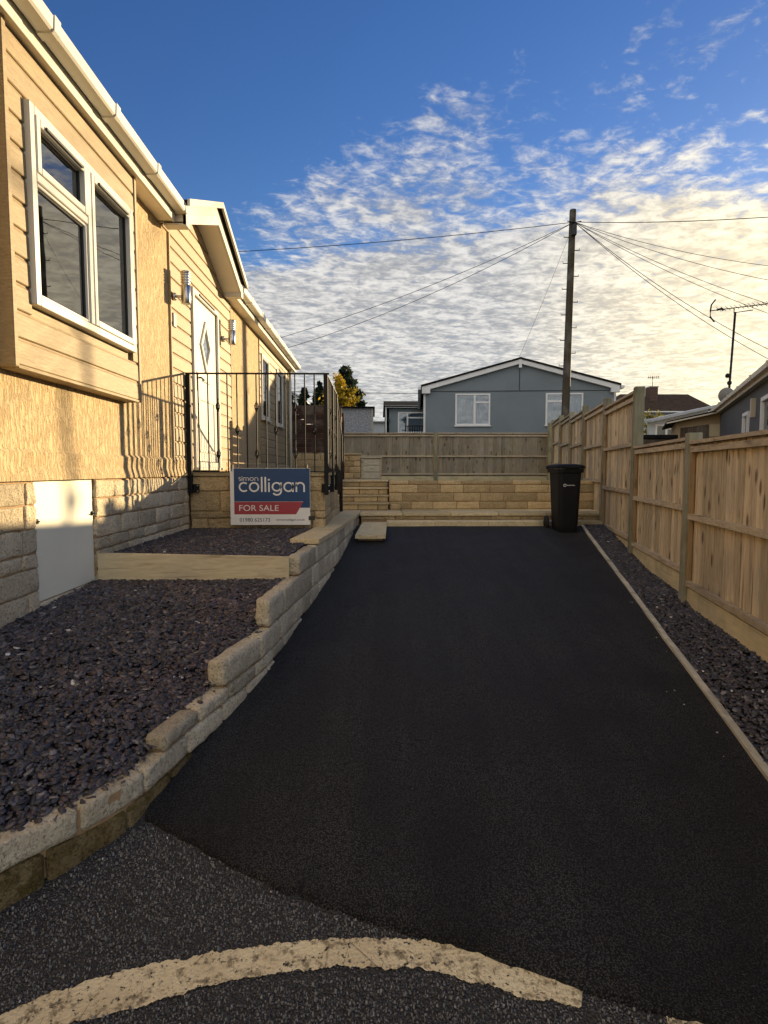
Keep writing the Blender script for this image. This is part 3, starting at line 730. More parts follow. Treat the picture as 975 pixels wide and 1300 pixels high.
def build_fences():
    ang = math.atan2(1, .204)
    Ys = [.97, 2.86, 4.75, 6.64, 8.53, 10.42, 12.31, 14.2, 16.1]
    half = .055 / math.sqrt(1 + .204 ** 2)
    low = thing('low_fence', (FX(4.75), 4.75, gz(4.75)), 'low honey timber panel fence with grey posts beside the slate strip', 'fence')
    tall = thing('tall_fence', (FX(8.5), 8.5, gz(8.5)), 'tall timber panel fence stepping up behind the wheelie bin', 'fence')
    # (top, bottom of boards)
    tops = [.10, .205, .24, .865, .95, 1.05, 1.15, 1.27]
    bots = [-1.05, -.945, -.862, -.835, -.74, -.64, -.54, -.42]
    for k in range(8):
        par = low if k < 3 else tall
        a, b = Ys[k] + half, Ys[k + 1] - half
        rails = (.03, .5, .965) if k < 3 else (.03, .345, .665, .965)
        fence_panel(par, (FX(a) + .02, a), (FX(b) + .02, b), bots[k], tops[k], rails, 'fence_board', .105, .165, 1)
    ptop = [.2, .30, .30, .93, 1.03, 1.13, 1.21, 1.31, 1.36]
    for k, y in enumerate(Ys):
        fence_post(low if k < 3 else tall, FX(y) + .015, y, gz(y) - .35, ptop[k], ang + math.pi / 2, .105, 'fence_post')
    # fence across the back
    far = thing('back_fence', (1.7, 16.3, -.3), 'weathered grey timber fence across the top of the terrace', 'fence')
    XS = [-4.55, -1.43, 1.69, 4.83]
    for a, b in zip(XS, XS[1:]):
        fence_panel(far, (b - .05, 16.3), (a + .05, 16.3), -.16, 1.0, (.05, .47, .955), 'grey_board', .125, .12, 1)
    for x in XS: fence_post(far, x, 16.28, -.5, 1.06 if x < 4 else 1.3, 0, .10, 'fence_post')
build_fences()

# ------------------------------------------------------------------ the park home on the left
XW = -1.97
def window_x(parent, Xf, Y0, Y1, z0, z1, mull=None, transom=None, opener=True, sill=True, m='upvc', vents=True, curtain=False):
    """a window in a wall facing +X; Xf = outer face of the wall"""
    ft = .048
    w = ring('window', Y0, Y1, z0, z1, Xf - .05, Xf + .026, ft, M[m], parent)
    cells = []
    if mull:
        b = MB().bevbox(Xf - .045, Xf + .029, mull - .025, mull + .025, z0 + ft + .001, z1 - ft - .001, .004)
        if transom: b.bevbox(Xf - .045, Xf + .027, Y0 + ft + .001, mull - .026, transom - .024, transom + .024, .004)
        b.done('mullion', M[m], w)
        if transom: cells += [(Y0 + ft, mull - .025, z0 + ft, transom - .024, False), (Y0 + ft, mull - .025, transom + .024, z1 - ft, True)]
        else: cells += [(Y0 + ft, mull - .03, z0 + ft, z1 - ft, False)]
        cells += [(mull + .025, Y1 - ft, z0 + ft, z1 - ft, True)]
    else: cells = [(Y0 + ft, Y1 - ft, z0 + ft, z1 - ft, False)]
    for a, b_, c, d, op in cells:
        t = .042 if op else .018
        ring('sash', a + .002, b_ - .002, c + .002, d - .002, Xf - .03, Xf + (.034 if op else .018), t, M[m], w)
        ring('gasket', a + t, b_ - t, c + t, d - t, Xf - .02, Xf + .004, .012, M['gasket'], w)
        box('pane', Xf - .012, Xf - .006, a + t + .003, b_ - t - .003, c + t + .003, d - t - .003, M['coated_glass'], w)
        if vents and op:
            y0 = a + .10 * (b_ - a) + .03; y1 = b_ - .12 * (b_ - a)
            box('trickle_vent', Xf + .035, Xf + .046, y0, y1, d - .040, d - .022, M['gasket'], w, .003)
    if sill: box('sill', Xf - .02, Xf + .07, Y0 - .01, Y1 + .01, z0 - .028, z0 - .002, M[m], w, .006)
    return w
def siding(parent, Xf, Y0, Y1, z0, z1, openings=(), h=.1435, clip=None):
    """shiplap boards facing +X, each its own piece; openings are (y0,y1,z0,z1)"""
    z = z0
    while z < z1 - .01:
        e = min(z + h, z1); spans = [(Y0, Y1)]
        for (a, b, c, d) in openings:
            if c < e - .02 and d > z + .02:
                ns = []
                for s0, s1 in spans:
                    if b <= s0 or a >= s1: ns.append((s0, s1)); continue
                    if a - s0 > .02: ns.append((s0, a))
                    if s1 - b > .02: ns.append((b, s1))
                spans = ns
        for s0, s1 in spans:
            prof = [(Xf - .02, z + .001), (Xf + .007, z + .001), (Xf + .012, z + .006), (Xf + .010, e - .022), (Xf + .003, e - .010), (Xf + .0005, e - .0005), (Xf - .02, e - .0005)]
            ya = (lambda zz: s0); yb = (lambda zz: s1)
            if clip:
                ya = lambda zz: max(s0, clip(zz)[0]); yb = lambda zz: min(s1, clip(zz)[1])
                if yb(z) - ya(z) < .03: continue
            V = [(x, ya(zz), zz) for x, zz in prof] + [(x, max(yb(zz), ya(zz) + .001), zz) for x, zz in prof]; n = len(prof)
            Fc = [tuple(range(n)), tuple(range(2 * n - 1, n - 1, -1))] + [(i, n + i, n + (i + 1) % n, (i + 1) % n) for i in range(n)]
            mk('siding_board', V, Fc, M['siding'], parent)
        z = e
def courses_y(parent, X, y0, y1, rows, L, m, depth=.1, amp=.006, jit=.25):
    """stones of a wall facing +X"""
    for ri, (z0, z1) in enumerate(rows):
        y = y0; k = 0
        while y < y1 - .02:
            l = L * random.uniform(1 - jit, 1 + jit) * (.55 if (k == 0 and ri % 2) else 1); e = min(y + l, y1)
            if y1 - e < .08: e = y1
            stone_block('stone', (X, y + .005), (X, e - .005), depth, z0, z1, M[m], parent, .012, amp, 4); y = e; k += 1
def build_home():
    h = thing('park_home', (-5.0, 6.0, -1.2), 'cream park home with textured render, shiplap boards and stone plinth', 'park home')
    END = 13.9
    # body
    hole = [(3.36, 4.65, .94, 1.94)]
    b = MB(); b.box(-8.2, -2.36, -4, END, -1.9, 2.28); b.done('core_wall', M['interior'], h)
    box('render_wall', -2.08, XW, -4, 4.9, -.055, .545, M['stucco'], h)
    box('render_wall', -2.08, XW - .002, 4.80, 6.47, -.053, 2.28, M['stucco'], h)
    box('render_wall', -2.08, XW, -4, 3.20, .547, 2.28, M['stucco'], h)
    box('render_wall', -2.08, XW - .001, 7.60, 10.42, -.054, 2.28, M['stucco'], h)
    box('render_wall', -2.08, XW - .002, 6.471, 7.599, 1.97, 2.28, M['stucco'], h)
    box('render_wall', -2.08, XW - .002, 10.421, END, -.053, .90, M['stucco'], h)
    box('render_wall', -2.08, XW - .002, 10.421, END, 2.02, 2.28, M['stucco'], h)
    for a, b_ in ((11.12, 12.02), (12.74, END)): box('render_wall', -2.08, XW - .002, a, b_, .901, 2.019, M['stucco'], h)
    # bell-cast band above the plinth
    for a, b_ in ((-4, 6.29), (7.9, END)):
        prof = [(XW - .03, .125), (XW + .001, .122), (XW + .016, .10), (XW + .012, .02), (XW + .024, -.045), (XW + .024, -.060), (XW - .03, -.060)]
        MB().prism(prof, lambda u, v, w: (u, w, v), a, b_).done('render_band', M['stucco'], h)
    # bay of shiplap
    XB = -1.875
    bay = box('bay_box', -2.2, XB - .016, 3.14, 4.80, .56, 2.27, M['siding'], h) if False else None
    mb = MB()
    mb.box(-1.97, XB - .02, 3.145, 3.33, .56, 2.268).box(-1.97, XB - .02, 4.68, 4.795, .56, 2.268).box(-1.97, XB - .02, 3.331, 4.679, .56, .90).box(-1.97, XB - .02, 3.331, 4.679, 1.98, 2.268)
    mb.done('bay_wall', M['siding'], h)
    siding(h, XB - .002, 3.175, 4.775, .556, 2.268, [(3.325, 4.685, .905, 1.975)])
    box('corner_trim', XB - .12, XB + .020, 3.135, 3.174, .54, 2.269, M['siding'], h, .004)
    box('corner_trim', XB - .12, XB + .018, 4.776, 4.815, .54, 2.269, M['siding'], h, .004)
    box('bay_base', -1.969, XB + .014, 3.1741, 4.7759, .535, .555, M['siding'], h, .003)
    window_x(h, XB + .012, 3.325, 4.685, .905, 1.975, 3.975, 1.60, sill=False)
    box('room_blind', -2.30, -2.29, 3.2, 4.85, .7, 2.1, M['blind'], h)
    # siding by the door and at the far end
    siding(h, XW, 5.86, 8.24, .0, 2.262, [(6.50, 7.56, -.2, 1.965)])
    lower = lambda z: (5.63 + (z - 2.262) / .465 * 1.17, 7.97 - (z - 2.262) / .465 * 1.17)
    siding(h, XW, 5.66, 7.94, 2.2625, 2.70, (), .1435, lower)
    box('corner_trim', XW - .01, XW + .017, 5.832, 5.859, -.05, 2.262, M['siding'], h, .003)
    box('corner_trim', XW - .01, XW + .017, 8.2405, 8.265, -.05, 2.262, M['siding'], h, .003)
    siding(h, XW, 10.30, 13.76, .0, 2.268, [(10.42, 11.12, .90, 2.02), (12.02, 12.74, .90, 2.02)])
    box('corner_trim', XW - .01, XW + .017, 10.275, 10.299, -.05, 2.268, M['siding'], h, .003)
    box('corner_trim', XW - .02, XW + .022, 13.762, 13.91, -.05, 2.268, M['upvc'], h, .004)
    for a, b_ in ((10.42, 11.12), (12.02, 12.74)): window_x(h, XW + .01, a, b_, .90, 2.02, None, None, vents=False)
    # downpipe in the render panel and at the far corner
    for y in (13.68,):
        MB().tube([(XW + .055, y, 2.33), (XW + .055, y, -.3)], .034, 10).done('downpipe', M['upvc'], h, True)
    # door: frame, leaf with mouldings, diamond light, handle, letter plate
    d = ring('door', 6.50, 7.56, .03, 1.965, XW - .05, XW + .035, .062, M['upvc'], h)
    box('leaf', XW - .035, XW + .005, 6.5625, 7.4975, .0925, 1.9025, M['upvc'], d, .004)
    box('threshold', XW - .03, XW + .06, 6.50, 7.56, .0, .029, M['upvc'], d, .004)
    cy, cz = 7.02, 1.42
    def diamond(w, hh, t, x0, x1):
        b = MB(); o = [(cy, cz + hh), (cy + w, cz), (cy, cz - hh), (cy - w, cz)]; f = 1 - t
        i = [(cy, cz + hh * f), (cy + w * f, cz), (cy, cz - hh * f), (cy - w * f, cz)]
        for k in range(4): b.prism([o[k], o[(k + 1) % 4], i[(k + 1) % 4], i[k]], lambda u, v, w_: (w_, u, v), x0, x1)
        return b
    diamond(.205, .30, .24, XW + .003, XW + .026).done('moulding', M['upvc_tan'] if False else M['upvc'], d)
    MB().prism([(cy, cz + .222), (cy + .152, cz), (cy, cz - .222), (cy - .152, cz)], lambda u, v, w_: (w_, u, v), XW + .004, XW + .008).done('pane', M['glass'], d)
    ring('gasket', 6.563, 7.497, .093, 1.902, XW - .02, XW + .009, .010, M['gasket'], d)
    for z0, z1 in ((.20, .82),):
        ring('moulding', 6.70, 7.36, z0, z1, XW + .003, XW + .016, .028, M['upvc'], d)
    box('handle_plate', XW + .005, XW + .017, 6.625, 6.66, .88, 1.10, M['iron'], d, .004)
    MB().tube([(XW + .012, 6.642, 1.02), (XW + .06, 6.642, 1.02), (XW + .065, 6.665, 1.018), (XW + .058, 6.77, 1.010)], .010, 8).done('handle', M['iron'], d, True)
    box('letter_plate', XW + .005, XW + .02, 6.88, 7.16, 1.015, 1.055, M['upvc'], d, .004)
    box('trickle_vent', XW + .036, XW + .05, 6.72, 7.34, 1.925, 1.945, M['gasket'], d, .003)
    # number plaque
    box('number_plaque', XW + .012, XW + .024, 5.735 + .16, 5.735 + .25, 1.40, 1.53, M['dish'], h, .003)
    # eaves: soffit, fascia, gutter
    for a, b_ in ((-4, 5.60), (7.98, END + .1)):
        box('soffit', XW + .0, -1.842, a, b_, 2.274, 2.286, M['soffit'], h)
        box('fascia', -1.841, -1.815, a, b_, 2.262, 2.42, M['upvc'], h, .003)
        prof = [(-1.812, 2.405), (-1.812, 2.352), (-1.80, 2.338), (-1.722, 2.338), (-1.710, 2.350), (-1.706, 2.415), (-1.716, 2.415), (-1.719, 2.355), (-1.727, 2.347), (-1.797, 2.347), (-1.804, 2.355), (-1.804, 2.405)]
        g = MB().prism(prof, lambda u, v, w: (u, w, v), a, b_).done('gutter', M['upvc'], h)
        y = a + .55
        while y < b_ - .2:
            MB().prism([(-1.814, 2.41), (-1.814, 2.345), (-1.802, 2.331), (-1.720, 2.331), (-1.704, 2.346), (-1.699, 2.424), (-1.718, 2.424), (-1.720, 2.40)], lambda u, v, w: (u, w, v), y - .03, y + .03).done('gutter_bracket', M['upvc'], g); y += .76
        box('gutter_stop', -1.814, -1.703, b_ - .035, b_ + .012, 2.334, 2.42, M['upvc'], g, .004)
        if a > 0: box('gutter_stop', -1.814, -1.703, a - .012, a + .035, 2.334, 2.42, M['upvc'], g, .004)
    # roofs
    for a, b_, xe, dz in ((-4.1, 5.60, -1.76, 0.), (5.602, 7.998, -2.10, .0932), (8.0, END + .14, -1.76, 0.)):
        MB().prism([(xe, 2.425 + dz), (-5.1, 3.34), (-8.5, 2.42), (-8.5, 2.37), (-5.1, 3.27), (xe, 2.375 + dz)], lambda u, v, w: (u, w, v), a, b_).done('roof', M['roof_dark'], h)
    for y in (-3.98, END - .02): MB().prism([(-1.99, 2.281), (-5.1, 3.25), (-8.2, 2.281)], lambda u, v, w: (u, w, v), y - .02, y + .0).done('gable_wall', M['siding'], h)
    # porch gable
    YN, YP, YF, ZB, ZP = 5.62, 6.80, 7.98, 2.25, 2.715
    for sgn, ya in ((1, YN), (-1, YF)):
        bd = .165
        MB().prism([(ya, ZB), (YP, ZP), (YP, ZP + .10), (ya, ZB + .09)], lambda u, v, w: (w, u, v), -1.748, -1.72).done('bargeboard', M['upvc'], h)
        MB().prism([(ya, ZB + .0915), (YP, ZP + .1015), (YP, ZP + bd + .02), (ya, ZB + bd)], lambda u, v, w: (w, u, v), -1.748, -1.728).done('verge_board', M['upvc_tan'], h)
        MB().prism([(ya, ZB + .012), (YP, ZP + .012), (YP, ZP + .024), (ya, ZB + .024)], lambda u, v, w: (w, u, v), -1.985, -1.7485).done('soffit', M['soffit'], h)
        MB().prism([(ya - sgn * .05, ZB + bd - .02), (YP, ZP + bd + .022), (YP, ZP + bd + .075), (ya - sgn * .05, ZB + bd + .033)], lambda u, v, w: (w, u, v), -3.8, -1.69).done('porch_roof', M['roof_dark'], h)
        box('boxed_end', -1.93, -1.7185, min(ya, ya + sgn * .11), max(ya, ya + sgn * .11), ZB - .008, ZB + .16, M['upvc'], h, .004)
        MB().prism([(ya - sgn * .055, ZB + bd - .025), (YP, ZP + bd + .017), (YP, ZP + bd + .08), (ya - sgn * .055, ZB + bd + .038)], lambda u, v, w: (w, u, v), -1.689, -1.665).done('verge_trim', M['upvc_tan'], h)
    MB().prism([(YN + .1, 2.29), (YP, ZP + .03), (YF - .1, 2.29)], lambda u, v, w: (w, u, v), -2.06, -1.991).done('gable_wall', M['siding'], h)
    # plinth of rock-faced blocks with the access hatch in it
    rows = [(-.195, -.072), (-.333, -.203), (-.475, -.341), (-.562, -.483), (-.700, -.570), (-.86, -.708)]
    XP = XW + .012
    courses_y(h, XP, 1.6, 3.455, rows, .36, 'stone_plinth', .10, .007)
    courses_y(h, XP, 4.185, 6.28, rows, .34, 'stone_plinth', .10, .007)
    box('plinth_mortar', XP - .09, XP - .012, -4, 3.45, -1.7, -.066, M['mortar'], h)
    box('plinth_mortar', XP - .09, XP - .012, 4.19, END, -1.7, -.066, M['mortar'], h)
    stone_block('stone', (XP - .01, 3.47), (XP - .01, 4.17), .1, -.87, -.785, M['stone_plinth'], h)
    hp = box('hatch_panel', XP - .045, XP - .022, 3.462, 4.178, -.778, -.064, M['hatch'], h, .003)
    for y in (3.475, 4.165):
        MB().box(XP - .022, XP - .010, y - .012, y + .012, -.315, -.285).tube([(XP - .012, y, -.30), (XP + .002, y, -.30), (XP + .004, y - .02, -.30)], .005, 6).done('catch', M['iron'], hp)
    return h
build_home()
def wall_lamp(y, label):
    zc = 1.775
    l = thing('wall_lamp', (XW + .02, y, zc - .10), label, 'wall lamp', 'steel wall lamps by the front door')
    MB().lathe((XW + .012, y, zc - .085), [(.038, 0), (.038, .022), (.030, .03)], 16, 'X').done('wall_plate', M['steel'], l, True)
    MB().tube([(XW + .03, y, zc - .085), (XW + .10, y, zc - .085)], .014, 10).done('arm', M['steel'], l)
    MB().lathe((XW + .135, y, zc - .155), [(.044, 0), (.047, .004), (.047, .175), (.042, .178)], 24).done('lower_tube', M['steel'], l, True)
    for k in range(4): MB().lathe((XW + .135, y, zc + .030 + k * .026), [(.034, 0), (.034, .008), (.047, .010), (.047, .020), (.034, .022)], 24).done('louvre', M['steel'], l)
    MB().lathe((XW + .135, y, zc + .135), [(.047, 0), (.047, .014), (.040, .020)], 24).done('cap', M['steel'], l, True)
wall_lamp(5.93, 'brushed steel cylinder wall lamp above the house number plaque')
wall_lamp(7.80, 'brushed steel cylinder wall lamp between the door and render panel')

# ------------------------------------------------------------------ landing, railing, sign
def build_landing():
    t = thing('stone_landing', (-1.2, 7.0, -1.0), 'buff stone entrance landing in front of the white door', 'landing')
    rows = [(-.215, -.066), (-.432, -.225), (-.507, -.440), (-.70, -.517)]
    courses_x(t, -1.955, -.535, 6.30, rows, .46, 'stone', .10, .008, .3)
    for ri, (z0, z1) in enumerate(rows + [(-.90, -.71)]):      # side facing the drive
        y = 6.305; k = 0
        while y < 7.86:
            e = min(y + (.28 if (k == 0 and ri % 2) else .42) * random.uniform(.85, 1.15), 7.9)
            if 7.9 - e < .1: e = 7.9
            stone_block('stone', (-.522, y + .005), (-.522, e - .005), .10, z0, z1, M['stone'], t, .010, .006, 4); y = e; k += 1
    box('mortar', -1.95, -.55, 6.32, 7.88, -1.1, -.062, M['mortar'], t)
    xs = [-1.965, -1.5, -1.02, -.50]
    for a, b in zip(xs, xs[1:]):
        for c, d in ((6.27, 6.80), (6.806, 7.36), (7.366, 7.92)): box('paving_slab', a + .003, b - .003, c, d, -.060, -.022, M['paving'], t, .005)
    for k in range(4):
        z1 = -.15 - .125 * k; y0 = 7.92 + .25 * k
        courses_x(t, -1.7, -.535, y0 + .23, [(z1 - .125, z1 - .03)], .4, 'stone', .08, .004)
        box('tread', -1.72, -.525, y0, y0 + .27, z1 - .028, z1 + .006, M['paving'], t, .005)
        box('mortar', -1.68, -.545, y0 - .02, y0 + .24, -1.0, z1 - .03, M['mortar'], t)
        stone_block('stone', (-.522, y0 + .004), (-.522, y0 + .246), .10, z1 - .26, z1 - .03, M['stone'], t, .01, .005)
        if z1 - .27 > -.75: stone_block('stone', (-.522, y0 + .004), (-.522, y0 + .246), .10, max(-.85, z1 - .5), z1 - .268, M['stone'], t, .01, .005)
build_landing()
_knot = None
def knot_mesh():
    global _knot
    if _knot: return _knot
    b = MB()
    for k in range(4):
        a0 = k * math.pi / 2
        pts = []
        for j in range(7):
            u = j / 6; r = .023 * math.sin(math.pi * u); a = a0 + u * 2.2; pts.append((r * math.cos(a), r * math.sin(a), -.045 + .09 * u))
        b.tube(pts, .0052, 5)
    b.lathe((0, 0, -.052), [(.009, 0), (.011, .006), (.006, .012)], 8).lathe((0, 0, .040), [(.006, 0), (.011, .006), (.009, .012)], 8)
    me = bpy.data.meshes.new('knot'); me.from_pydata(b.V, [], b.F); me.update(); me.materials.append(M['iron']); _knot = me
    return me
def build_railing():
    r = thing('iron_railing', (-.51, 6.29, -.3), 'black wrought iron railing with basket twists round the stone landing', 'railing')
    ZT, ZBt = 1.005, -.012
    YF = 6.245; XS = -.485
    pat = {2: (.66, .17), 4: (.42,), 6: (.66, .17), 8: (.42,), 10: (.66, .17), 12: (.42,)}
    box('top_rail', -1.955, XS + .02, YF - .016, YF + .016, ZT - .010, ZT + .004, M['iron'], r)
    box('bottom_rail', -1.94, XS + .02, YF - .012, YF + .012, ZBt - .010, ZBt + .002, M['iron'], r)
    box('post', -1.952, -1.908, YF - .022, YF + .022, -.24, ZT - .011, M['iron'], r, .002)
    box('post', XS - .04, XS + .004, YF - .0225, YF + .0225, -.26, ZT - .011, M['iron'], r, .002)
    for x in (-1.88, XS - .012):
        p = box('fixing_plate', x - .06, x + .035, YF + .023, YF + .034, -.235, -.145, M['iron'], r, .002)
        for dz in (-.03, .03): MB().lathe((x + .02, YF + .010, -.19 + dz), [(.008, 0), (.008, .012), (.004, .013)], 8, 'Y').done('bolt', M['steel'], p)
    xs = [-1.93 + .1005 * (k + 1) for k in range(13)]
    for k, x in enumerate(xs):
        if x > XS - .06: break
        b = MB().box(x - .006, x + .006, YF - .006, YF + .006, ZBt + .0021, ZT - .0101).done('baluster', M['iron'], r)
        for z in pat.get(k, ()): link('basket_twist', knot_mesh(), (x, YF, z), b)
    Y1 = 7.86
    box('top_rail', XS - .034, XS - .002, YF + .0165, Y1, ZT - .0105, ZT + .0035, M['iron'], r)
    box('bottom_rail', XS - .030, XS - .006, YF + .023, Y1, ZBt - .0105, ZBt + .0015, M['iron'], r)
    for y in (7.08, Y1 - .04): box('post', XS - .04, XS + .004, y, y + .044, -.26, ZT - .0111, M['iron'], r, .002)
    k = 0; y = YF + .11
    while y < Y1 - .06:
        if not (7.05 < y < 7.15):
            b = MB().box(XS - .024, XS - .012, y - .006, y + .006, ZBt + .0016, ZT - .0106).done('baluster', M['iron'], r)
            for z in pat.get(2 + k % 8, ()): link('basket_twist', knot_mesh(), (XS - .018, y, z), b)
        y += .1; k += 1
    # stair flight
    f = lambda y: ZT - (y - Y1) * .42
    MB().prism([(Y1, f(Y1) - .02), (8.98, f(8.98) - .02), (8.98, f(8.98)), (Y1, f(Y1))], lambda u, v, w: (w, u, v), XS - .035, XS - .001).done('handrail', M['iron'], r)
    MB().prism([(Y1, f(Y1) - .97), (8.98, f(8.98) - .97), (8.98, f(8.98) - .95), (Y1, f(Y1) - .95)], lambda u, v, w: (w, u, v), XS - .030, XS - .006).done('bottom_rail', M['iron'], r)
    y = Y1 + .1
    while y < 8.9: MB().box(XS - .024, XS - .012, y - .006, y + .006, f(y) - .955, f(y) - .015).done('baluster', M['iron'], r); y += .1
    box('post', XS - .045, XS + .008, 8.94, 8.99, -.63, f(8.96) - .005, M['iron'], r, .002)
build_railing()

def ribbon(b, pts, w, closed=False):
    """flat stroke in 2D"""
    n = len(pts); P = [Vector(p) for p in pts]; Lf = []; Rt = []
    for i, p in enumerate(P):
        a = P[i - 1] if (i > 0 or closed) else P[i]; c = P[(i + 1) % n] if (i < n - 1 or closed) else P[i]
        d = (c - a).normalized(); nn = Vector((-d.y, d.x)); Lf.append(p + nn * w / 2); Rt.append(p - nn * w / 2)
    base = len(b[0]); b[0].extend(Lf + Rt)
    for i in range(n if closed else n - 1):
        j = (i + 1) % n; b[1].append((base + i, base + n + i, base + n + j, base + j))
def arc(cx, cy, r, a0, a1, n=22, ry=None): return [(cx + r * math.cos(R(a0 + (a1 - a0) * k / n)), cy + (ry or r) * math.sin(R(a0 + (a1 - a0) * k / n))) for k in range(n + 1)]
def letters(word, s):
    """round-hand geometric letters, x-height 1; returns strokes and width"""
    b = ([], []); x = 0.
    for ch in word:
        if ch == 'c': ribbon(b, [(x + u, v) for u, v in arc(.44, .5, .42, 48, 312)], s); x += .92
        elif ch == 'o': ribbon(b, [(x + u, v) for u, v in arc(.5, .5, .42, 0, 360, 30)[:-1]], s, True); x += 1.16
        elif ch == 'l': ribbon(b, [(x + .08, .0), (x + .08, 1.5)], s); x += .345
        elif ch == 'i':
            ribbon(b, [(x + .08, 0), (x + .08, .95)], s); ribbon(b, [(x + .08, 1.13), (x + .08, 1.13 + s * 1.05)], s * 1.1); x += .36
        elif ch == 'g':
            ribbon(b, [(x + u, v) for u, v in arc(.46, .52, .40, 0, 360, 30)[:-1]], s, True)
            ribbon(b, [(x + .88, .95), (x + .88, .10)] + [(x + u, v) for u, v in arc(.48, .06, .40, 0, -150, 16, .34)], s); x += 1.14
        elif ch == 'a':
            ribbon(b, [(x + u, v) for u, v in arc(.46, .5, .42, 0, 360, 30)[:-1]], s, True); ribbon(b, [(x + .88, .95), (x + .88, 0)], s); x += 1.14
        elif ch == 'n': ribbon(b, [(x + .08, 0), (x + .08, .95)], s); ribbon(b, [(x + u, v) for u, v in arc(.45, .55, .37, 180, 0, 16)] + [(x + .82, 0)], s); x += 1.05
        elif ch == 'm':
            ribbon(b, [(x + .08, 0), (x + .08, .95)], s)
            for o in (0, .56): ribbon(b, [(x + o + u, v) for u, v in arc(.36, .62, .28, 180, 0, 14)] + [(x + o + .64, 0)], s)
            x += 1.44
        elif ch == 's': ribbon(b, [(x + u, v) for u, v in arc(.30, .70, .24, 40, 250, 14) + arc(.30, .24, .24, 70, -140, 14)], s); x += .72
    return b, x
def text_mesh(s):
    cu = bpy.data.curves.new('txt', 'FONT'); cu.body = s; o = bpy.data.objects.new('txt', cu); col.objects.link(o)
    bpy.context.view_layer.update(); me = bpy.data.meshes.new_from_object(o.evaluated_get(bpy.context.evaluated_depsgraph_get()))
    V = [tuple(v.co[:2]) for v in me.vertices]; Fc = [tuple(p.vertices) for p in me.polygons]
    bpy.data.objects.remove(o); bpy.data.curves.remove(cu); bpy.data.meshes.remove(me); return V, Fc
def build_sign():
    YS = 6.198
    t = thing('for_sale_board', (-1.09, YS, -.575), 'blue, red and white for-sale board tied to the iron railing', 'sign')
    SX = lambda u: -1.505 + (u - 75) / 810 * .835
    SZ = lambda v: .022 - (v - 115) / 575 * .595
    box('panel', SX(75), SX(885), YS, YS + .008, SZ(690), SZ(115), M['sign_white'], t, .001)
    def flat(name, poly, m, d):
        V = [(SX(u), YS - d, SZ(v)) for u, v in poly]; mk(name, V, [tuple(range(len(V)))], M[m], t)
    flat('blue_field', [(115, 118), (882, 118), (882, 515), (780, 515), (815, 452), (115, 452)][::-1], 'sign_blue', .0012)
    flat('red_band', [(115, 455), (814, 455), (741, 582), (115, 582)][::-1], 'sign_red', .0012)
    def put(name, V2, Fc, u0, u1, v0, v1, m, keep=False):     # fit into the box, v0 = top, v1 = bottom
        a = np.array([tuple(v) for v in V2]); lo, hi = a.min(0), a.max(0)
        U = u0 + (a[:, 0] - lo[0]) / (hi[0] - lo[0]) * (u1 - u0); W = v1 - (a[:, 1] - lo[1]) / (hi[1] - lo[1]) * (v1 - v0)
        mk(name, [(SX(p), YS - .0024, SZ(q)) for p, q in zip(U, W)], Fc, M[m], t)
    b, _ = letters('colligan', .155); put('lettering', b[0], b[1], 163, 832, 203, 392, 'sign_white')
    b, _ = letters('simon', .15); put('lettering', b[0], b[1], 163, 362, 196, 245, 'sign_white')
    V, Fc = text_mesh('FOR SALE'); put('lettering', V, Fc, 165, 565, 488, 547, 'sign_white')
    V, Fc = text_mesh('01980 625173'); put('lettering', V, Fc, 168, 475, 619, 656, 'sign_ink')
    V, Fc = text_mesh('simoncolligan.co.uk'); put('lettering', V, Fc, 540, 830, 626, 652, 'sign_ink')
    for u in (95, 855): MB().box(SX(u) - .004, SX(u) + .004, YS - .004, YS + .06, SZ(145), SZ(80)).done('cable_tie', M['gasket'], t)
    box('clip', SX(868), SX(930), YS - .012, YS + .04, SZ(640), SZ(600), M['gasket'], t, .004)
build_sign()

